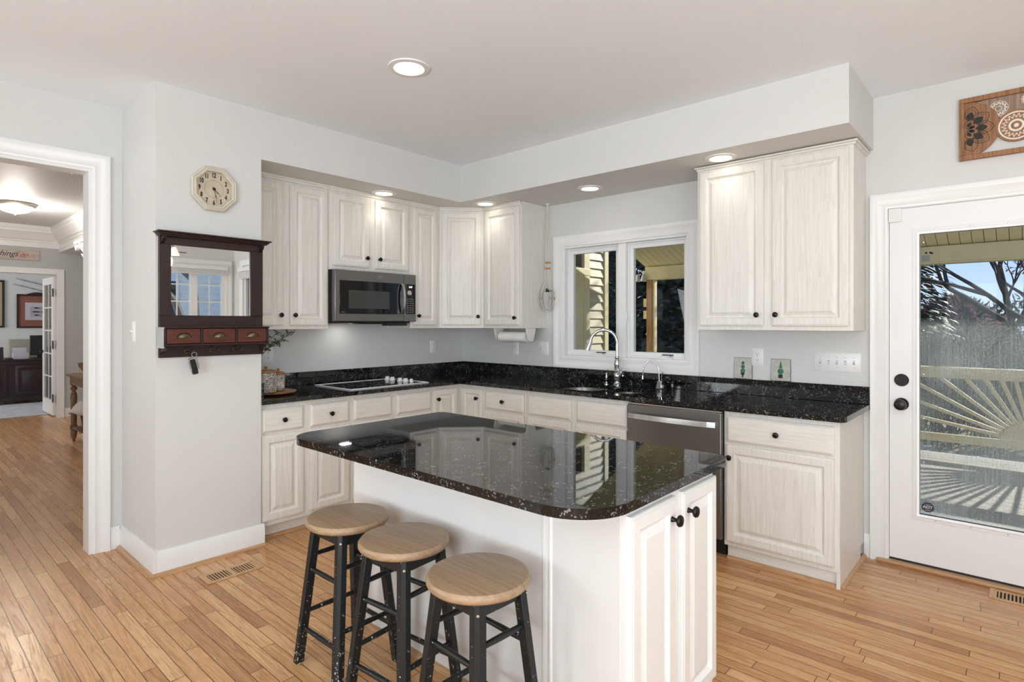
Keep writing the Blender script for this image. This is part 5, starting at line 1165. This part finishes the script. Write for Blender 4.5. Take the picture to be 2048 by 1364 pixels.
for j in range(nv):
    for i in range(nu):
        a = 2 * PI * i / nu; r = .02 + .19 * j / (nv - 1); z = .35 - .16 * (j / (nv - 1)) ** 1.6 + .018 * math.sin(5 * a + j) * (j / nv); vs.append((r * math.cos(a), r * math.sin(a), z))
for j in range(nv - 1):
    for i in range(nu): fs.append((j * nu + i, j * nu + (i + 1) % nu, (j + 1) * nu + (i + 1) % nu, (j + 1) * nu + i))
mb.add(vs, fs); th = mb.build('throw_blanket', M['throw']); th.location = (-3.88, -2.26, .179); sm = th.modifiers.new('s', 'SOLIDIFY'); sm.thickness = .02; tag(th, 'cream knitted throw draped over the wicker basket', 'blanket')

# ================================================================== OUTSIDE
def wood_out(name, l, d, ax): return grain_mat(name, l, d, ax, .7)
M['deck'] = plank_mat('deck_boards_grain', 50, 50, 'x', [(.33, .31, .28), (.36, .34, .31)], (.3, .3, .3), rough=.7, gapw=.0)
M['yellow'] = simple('pale_yellow_vinyl', (.80, .70, .42), .5, var=.03); M['pt'] = wood_out('pressure_treated_pine', (.84, .70, .42), (.70, .54, .28), 'x'); M['ptv'] = wood_out('pine_post', (.46, .25, .10), (.30, .15, .06), 'z')
mb = MB(); y = .16
while y < 4.30: mb.box(-.54, 7.4, y, y + .135, -.155, -.12); y += .1415
dko = mb.build('deck', M['deck'], bevel=.002); tag(dko, 'grey timber deck floor outside the glass door', 'deck')
mb = MB(); mb.box(-.54, 7.4, .20, .24, -.40, -.156); mb.box(-.54, 7.4, 4.26, 4.30, -.45, -.156); dkj = mb.build('joists', M['ptv'], dko)
rl = E('deck_railing', 'yellow pine deck railing with a sunburst pattern of slats', 'railing', (0, 4.2, 0))
def beam_(nm, x0, x1, z0, z1, y0, y1, mat, par): mb = MB(); mb.box(x0, x1, y0, y1, z0, z1); return mb.build(nm, mat, par, bevel=.003)
beam_('top_rail', -.085, 5.62, .862, .90, -.07, .07, M['pt'], rl); beam_('top_rail', -.085, 5.62, .775, .861, -.02, .02, M['pt'], rl)
beam_('bottom_rail', -.085, 5.62, .045, .135, -.02, .02, M['pt'], rl)
cxs, czs = 4.33, .14
mb = MB(); mb.M = Matrix.Rotation(PI / 2, 4, 'X'); mb.prism([(cxs + .30 * math.cos(PI * k / 14), czs + .22 * math.sin(PI * k / 14)) for k in range(15)], -.016, .016); mb.build('sunburst_hub', M['pt'], rl)
for k in range(1, 19):
    a = PI * k / 19; d = Vector((math.cos(a), 0, math.sin(a))); t1 = min((.775 - czs) / max(d.z, 1e-3), 1.28 / max(abs(d.x), 1e-3)); P0 = Vector((cxs, 0, czs)) + Vector((.29 * d.x, 0, .21 * d.z)); P1 = Vector((cxs, 0, czs)) + d * t1; s = Vector((-d.z, 0, d.x)) * .018
    mb = MB(); mb.hexa([P0 - s + Vector((0, -.016, 0)), P0 + s + Vector((0, -.016, 0)), P0 + s + Vector((0, .016, 0)), P0 - s + Vector((0, .016, 0))], [P1 - s + Vector((0, -.016, 0)), P1 + s + Vector((0, -.016, 0)), P1 + s + Vector((0, .016, 0)), P1 - s + Vector((0, .016, 0))]); mb.build('sunburst_slat', M['pt'], rl)
for x in (-.0, 1.52, 3.03, 5.62): beam_('railing_post', x - .045, x + .045, -.12, .862, -.045, .045, M['pt'], rl)
for seg0 in (.045, 1.565):
    for k in range(10): x = seg0 + .1 + k * .13; beam_('baluster', x - .017, x + .017, .135, .775, -.017, .017, M['pt'], rl)
pst = E('porch_post', 'brown timber porch post outside the kitchen window', 'post', (-.155, 4.2, -.12)); mb = MB(); mb.box(-.065, .030, -.05, .05, 0, 2.205); mb.build('timber', M['ptv'], pst, bevel=.004); mb = MB(); mb.box(.031, .065, -.03, .05, 0, 2.205); mb.build('trim_board', M['pt'], pst)
for z in (1.70, 2.01 - .12): mb = MB(); mb.box(-.13, -.066, -.03, .03, z - .11, z + .02); mb.build('wood_block', M['pt'], pst)
pr2 = E('porch_roof', 'pale yellow beadboard porch ceiling with beam over the deck', 'porch roof', (0, 0, 0))
SL = .36; zc = lambda y: 2.285 + (4.2 - y) * SL
mb = MB(); x = -.25
while x < 7.0:
    mb.hexa([(x, .16, zc(.16)), (x + .098, .16, zc(.16)), (x + .098, 4.3, zc(4.3)), (x, 4.3, zc(4.3))], [(x, .16, zc(.16) + .012), (x + .098, .16, zc(.16) + .012), (x + .098, 4.3, zc(4.3) + .012), (x, 4.3, zc(4.3) + .012)]); x += .104
mb.build('beadboard_ceiling', M['yellow'], pr2)
mb = MB(); mb.hexa([(-.28, .16, zc(.16) + .013), (7.0, .16, zc(.16) + .013), (7.0, 4.5, zc(4.5) + .013), (-.28, 4.5, zc(4.5) + .013)], [(-.28, .16, zc(.16) + .15), (7.0, .16, zc(.16) + .15), (7.0, 4.5, zc(4.5) + .15), (-.28, 4.5, zc(4.5) + .15)]); mb.build('roof_deck', simple('roof_shingle', (.10, .095, .09), .9), pr2)
mb = MB(); mb.box(-.24, 7.0, 4.14, 4.28, 2.085, 2.285); mb.box(-.24, 7.0, 4.12, 4.30, 2.083, 2.10); mb.build('beam', M['yellow'], pr2, bevel=.004)
mb = MB(); mb.box(3.34, 3.42, 4.135, 4.141, 2.12, 2.185); mb.build('metal_bracket', M['grey2'], pr2)
mb = MB()
for x, z in ((3.385, 2.215), (3.425, 2.215), (3.44, 2.208)): mb.lathe([(.012, 0), (.012, .001)], (x, 4.1395, z), 12, '-y')
mb.build('knot_holes', M['ink'], pr2)
fl_ = E('flood_light', 'pair of bell shaped outdoor flood lights at the porch beam corner', 'light', (-.26, 4.16, 2.20))
mb = MB(); mb.lathe([(.03, 0), (.03, .03)], (0, 0, 0), 12, '-y'); mb.tube([(0, -.03, 0), (-.06, -.06, .03), (-.07, -.07, -.01)], .008, 8); mb.tube([(0, -.03, 0), (.03, -.06, -.02)], .008, 8); mb.build('bracket', M['whiteplastic'], fl_)
for x, z in ((-.08, -.03), (.02, -.03)): mb = MB(); mb.lathe([(.015, 0), (.03, -.03), (.055, -.11), (.05, -.11), (.021, -.03)], (x, -.07, z), 16); mb.build('bell_shade', M['satin'], fl_)
# neighbouring wing with yellow lap siding, faces +x
wg = E('siding_wing', 'yellow lap sided wing of the house left of the kitchen window view', 'building', (-.6, 0, 0))
M['siding'] = simple('yellow_lap_siding', (.56, .51, .34), .55, var=.03)
mb = MB(); z = -.9
while z < 4.2: mb.hexa([(-.1, .16, z), (.022, .16, z), (.022, 3.55, z), (-.1, 3.55, z)], [(-.1, .16, z + .125), (.003, .16, z + .125), (.003, 3.55, z + .125), (-.1, 3.55, z + .125)]); z += .125
mb.box(-3.0, -.1, .16, 3.55, -.9, 4.2); mb.build('lap_siding', M['siding'], wg, smooth=0)
mb = MB(); mb.box(-.1, .03, 3.50, 3.60, -.9, 4.2); mb.build('corner_board', M['yellow'], wg)
mb = MB(); mb.box(.0, .045, 2.93, 3.07, -.1, 2.6); mb.box(.0, .05, 2.0, 3.09, 2.10, 2.20); mb.build('door_casing', M['yellow'], wg, bevel=.004)
mb = MB(); mb.box(0, .035, 2.30, 2.93, -.1, 2.10); mb.build('panel', M['yellow'], wg, bevel=.004); mb = MB(); mb.box(0.0, .030, 2.0, 2.88, 2.22, 2.6); mb.build('transom_glass', M['blackglass'], wg)
# ground, trees
def ground_mat():
    m, nt, b = nodes('winter_lawn'); setp(b, (.1, .1, .05), .95); v = tc(nt); n = noise(nt, v, .9, 5, .6)
    nt.links.new(ramp(nt, n, [(.40, (.10, .095, .045)), (.52, (.15, .13, .08)), (.60, (.16, .14, .10)), (.66, (.62, .68, .80))]), b.inputs['Base Color']); return m
mb = MB(); mb.box(-60, 60, .15, 90, -1.6, -1.0); g = mb.build('lawn', ground_mat()); tag(g, 'winter lawn with snow patches behind the deck', 'lawn', kind='stuff')
mb = MB(); mb.box(6.96, 60, -40, .15, -1.6, -1.0); g = mb.build('side_lawn', simple('snow', (.80, .83, .86), .9, var=.05, vscale=2)); tag(g, 'snow covered side yard below the mirror windows', 'snow', kind='stuff')  # snow cover added as a reflector to brighten the house seen in the mirror
M['bark'] = simple('grey_brown_bark', (.055, .045, .040), .9, var=.3, vscale=6); M['conifer'] = simple('conifer_green', (.030, .055, .022), .7, var=.5, vscale=3); M['conifer2'] = simple('dark_conifer', (.016, .022, .013), .8, var=.5, vscale=3)
M['redleaf'] = simple('pink_brown_leaf', (.62, .27, .21), .7, var=.4, vscale=3); M['twig'] = simple('grey_purple_twig', (.15, .115, .11), .9, var=.3, vscale=2)
def conifer(x, y, h, r, label, mat, n=2600, base=-1.0, rnd=None):
    rd = random.Random(int(x * 100 + y)); t = E('conifer_tree', label, 'tree', (x, y, base), 0, 'evergreen trees behind the deck')
    mb = MB(); mb.tube([(0, 0, 0), (0, 0, h * .5), (0, 0, h)], [.16, .1, .02], 8); mb.build('trunk', M['bark'], t)
    mb = MB()
    for i in range(n):
        u = rd.random() ** .8; z = h * (.06 + .94 * (1 - u)) if False else h * (.05 + .95 * (1 - rd.random() ** .62)); rad = r * (1 - z / h) ** .8 * rd.uniform(.25, 1.0); a = rd.uniform(0, 2 * PI)
        a = round(a / (2 * PI / 14)) * (2 * PI / 14) + rd.gauss(0, .16); p = Vector((rad * math.cos(a), rad * math.sin(a), max(.55, z - rad * .22 + rd.gauss(0, .05))))
        d = Vector((math.cos(a), math.sin(a), -.35)).normalized(); s = Vector((-math.sin(a), math.cos(a), 0)); L_ = rd.uniform(.16, .38); w = rd.uniform(.06, .14)
        mb.add([p - s * w * .4, p + d * L_ * .5 - s * w, p + d * L_ + Vector((0, 0, -.05)), p + d * L_ * .5 + s * w, p + s * w * .4], [(0, 1, 2, 3, 4)])
    mb.build('foliage', mat, t, smooth=0); return t
conifer(1.20, 16.5, 9.5, 2.1, 'green conifer at the left side of the glass door view', M['conifer'], 5200)
for (x, y, h, r, lb) in ((-4.3, 13, 10, 2.3, 'dark evergreen right behind the porch post, nearest the house'), (-8.9, 15, 11, 3.0, 'dark evergreen beside the siding wing corner board'), (-6.6, 19, 12, 2.6, 'tall dark evergreen in the gap behind the flood lights'), (-11.6, 21.5, 13, 3.2, 'farther dark evergreen behind the siding wing'), (-9.2, 25.5, 13, 3.0, 'farthest tall dark evergreen in the kitchen window view')):
    conifer(x, y, h, r, lb, M['conifer2'], 6500)
def bare_tree(x, y, label, seed, h0=2.2, lean=(0, 0, 1), r0=.16, leaves=True, depth=6, base=-1.0, spread=.5, mat=None, lmat=None, name='bare_tree', grp='bare trees'):
    rd = random.Random(seed); t = E(name, label, 'tree', (x, y, base), 0, grp); mb = MB(); ml = MB()
    def grow(p, d, L_, r, k):
        pts = [p]; n = 4
        for i in range(n): d = (d + Vector((rd.gauss(0, .10), rd.gauss(0, .10), rd.gauss(.02, .08)))).normalized(); pts.append(pts[-1] + d * L_ / n)
        mb.tube(pts, [r * (1 - .35 * i / n) for i in range(n + 1)], 6 if k < 3 else 4, False)
        if leaves and k >= 4:
            for q in pts[1:]:
                if rd.random() < .55: v = Vector((rd.gauss(0, 1), rd.gauss(0, 1), rd.gauss(0, 1))).normalized(); leaf(ml, q + v * .05, v, rd.uniform(.05, .10), rd.uniform(.03, .06), Vector((.3, .5, 1)))
        if k < depth:
            for j in range(rd.choice((2, 3)) if k < depth - 1 else 3):
                v = Vector((rd.gauss(0, 1), rd.gauss(0, 1), rd.gauss(.15, .7))).normalized(); grow(pts[-1] if j < 2 else pts[2], (d + v * spread * 1.3).normalized(), L_ * rd.uniform(.62, .85), r * .62, k + 1)
    grow(Vector((0, 0, 0)), Vector(lean).normalized(), h0, r0, 0)
    mb.build('branches', mat or M['bark'], t)
    if leaves and ml.v: ml.build('leaves', lmat or M['redleaf'], t, smooth=0)
    return t
bare_tree(6.1, 12.2, 'bare tree with long dark branches at the right of the glass door view', 5, 2.3, (-.30, .05, 1), .11, True, 6)
bare_tree(4.6, 16.0, 'slender leafless tree in the middle of the glass door view', 11, 2.4, (-.1, 0, 1), .13, True, 6)
bare_tree(3.1, 13.6, 'thin bare tree with reddish leaves beside the conifer', 23, 1.7, (.1, 0, 1), .09, True, 6)
def thicket(x, y, w, h, label, seed, mat, lm, n=1500):
    rd = random.Random(seed); t = E('thicket_bush', label, 'bush', (x, y, -1.0), 0, 'winter thicket bushes'); mb = MB(); ml = MB()
    for i in range(n // 12):
        a = rd.uniform(0, 2 * PI); r = w * math.sqrt(rd.random()) * .5; p = Vector((r * math.cos(a), r * math.sin(a) * .6, 0)); d = Vector((rd.gauss(0, .25), rd.gauss(0, .25), 1)).normalized(); q = p + d * h * rd.uniform(.6, 1); mb.tube([p, (p + q) / 2 + Vector((rd.gauss(0, .1), 0, 0)), q], [.02, .014, .005], 3, False)
    for i in range(n):
        a = rd.uniform(0, 2 * PI); u = rd.random(); z = .55 + (h - .55) * (1 - u * u); r = w * .5 * math.sqrt(max(0, 1 - (z / h) ** 2.2)) * rd.uniform(.6, 1); p = Vector((r * math.cos(a), r * math.sin(a) * .6, z)); v = Vector((rd.gauss(0, 1), rd.gauss(0, 1), rd.gauss(0, 1))).normalized()
        (mb if i % 3 else ml).add(*((lambda P, V, S: ([P, P + V * .22 + S, P + V * .5, P + V * .22 - S], [(0, 1, 2, 3)]))(p, v, v.orthogonal().normalized() * rd.uniform(.03, .07))))
    mb.build('twigs', mat, t, smooth=0); ml.build('leaves', lm, t, smooth=0)
thicket(2.4, 21.5, 4.0, 3.0, 'purple brown thicket left of centre behind the railing', 1, M['twig'], M['redleaf'], 5200)
thicket(8.6, 19.5, 4.0, 3.3, 'purple brown thicket at the right behind the railing', 2, M['twig'], M['redleaf'], 5200)
thicket(-1.6, 26.5, 3.6, 3.4, 'purple brown thicket behind the green conifer', 3, M['twig'], M['redleaf'], 2400)
M['dim'] = simple('dim_shrub', (.05, .055, .04), .8, var=.5, vscale=2)
thicket(3.0, 11.0, 5.0, 1.7, 'low dark shrub beyond the railing', 4, M['dim'], M['dim'], 2600); thicket(6.6, 10.6, 4.0, 1.6, 'low dark shrub beyond the right end of the railing', 5, M['dim'], M['dim'], 2000)
# far treeline
rd = random.Random(3)
for k, (x, y, w, h) in enumerate(((-23, 31, 12, 9), (-9, 36, 12, 9), (7.5, 36, 14, 4.2), (24, 34, 12, 4.5))):
    thicket(x, y, w, h, ('far left distant woodland', 'distant woodland behind the dark evergreens', 'distant grey woodland behind the glass door view', 'far right distant woodland')[k], 30 + k, M['twig'], M['dim'], 3000)
# neighbour house and tree seen in the mirror
nh = E('neighbor_house', 'pale grey sided house seen through the mirror windows', 'building', (14.0, -1.0, -1.0)); M['pale'] = simple('pale_siding', (.93, .86, .76), .6)
mb = MB(); z = 0
while z < 6.4: mb.hexa([(-.02, -7, z), (.1, -7, z), (.1, 6, z), (-.02, 6, z)], [(.0, -7, z + .16), (.1, -7, z + .16), (.1, 6, z + .16), (.0, 6, z + .16)]); z += .16
mb.box(.1, 6, -7, 6, 0, 6.4); mb.build('siding', M['pale'], nh, smooth=0)
mb = MB(); mb.hexa([(-.5, -7.4, 6.4), (6.5, -7.4, 6.4), (6.5, 6.4, 6.4), (-.5, 6.4, 6.4)], [(3, -7.4, 8.6), (3.2, -7.4, 8.6), (3.2, 6.4, 8.6), (3, 6.4, 8.6)]); mb.build('roof', simple('grey_roof', (.16, .16, .17), .9), nh)
for (y, z) in ((-.6, 2.2), (1.6, 2.2), (-2.8, 2.2)):
    mb = MB(); mb.box(-.05, -.01, y, y + .9, z, z + 1.4); w_ = mb.build('window', M['trim'], nh); mb = MB(); mb.box(-.056, -.05, y + .08, y + .82, z + .08, z + 1.32); mb.build('pane', M['blackglass'], w_)
bare_tree(9.3, .66, 'leafless tree outside the double window seen in the mirror', 41, 2.0, (0, -.1, 1), .14, False, 5, mat=simple('pale_bark', (.14, .13, .12), .9))
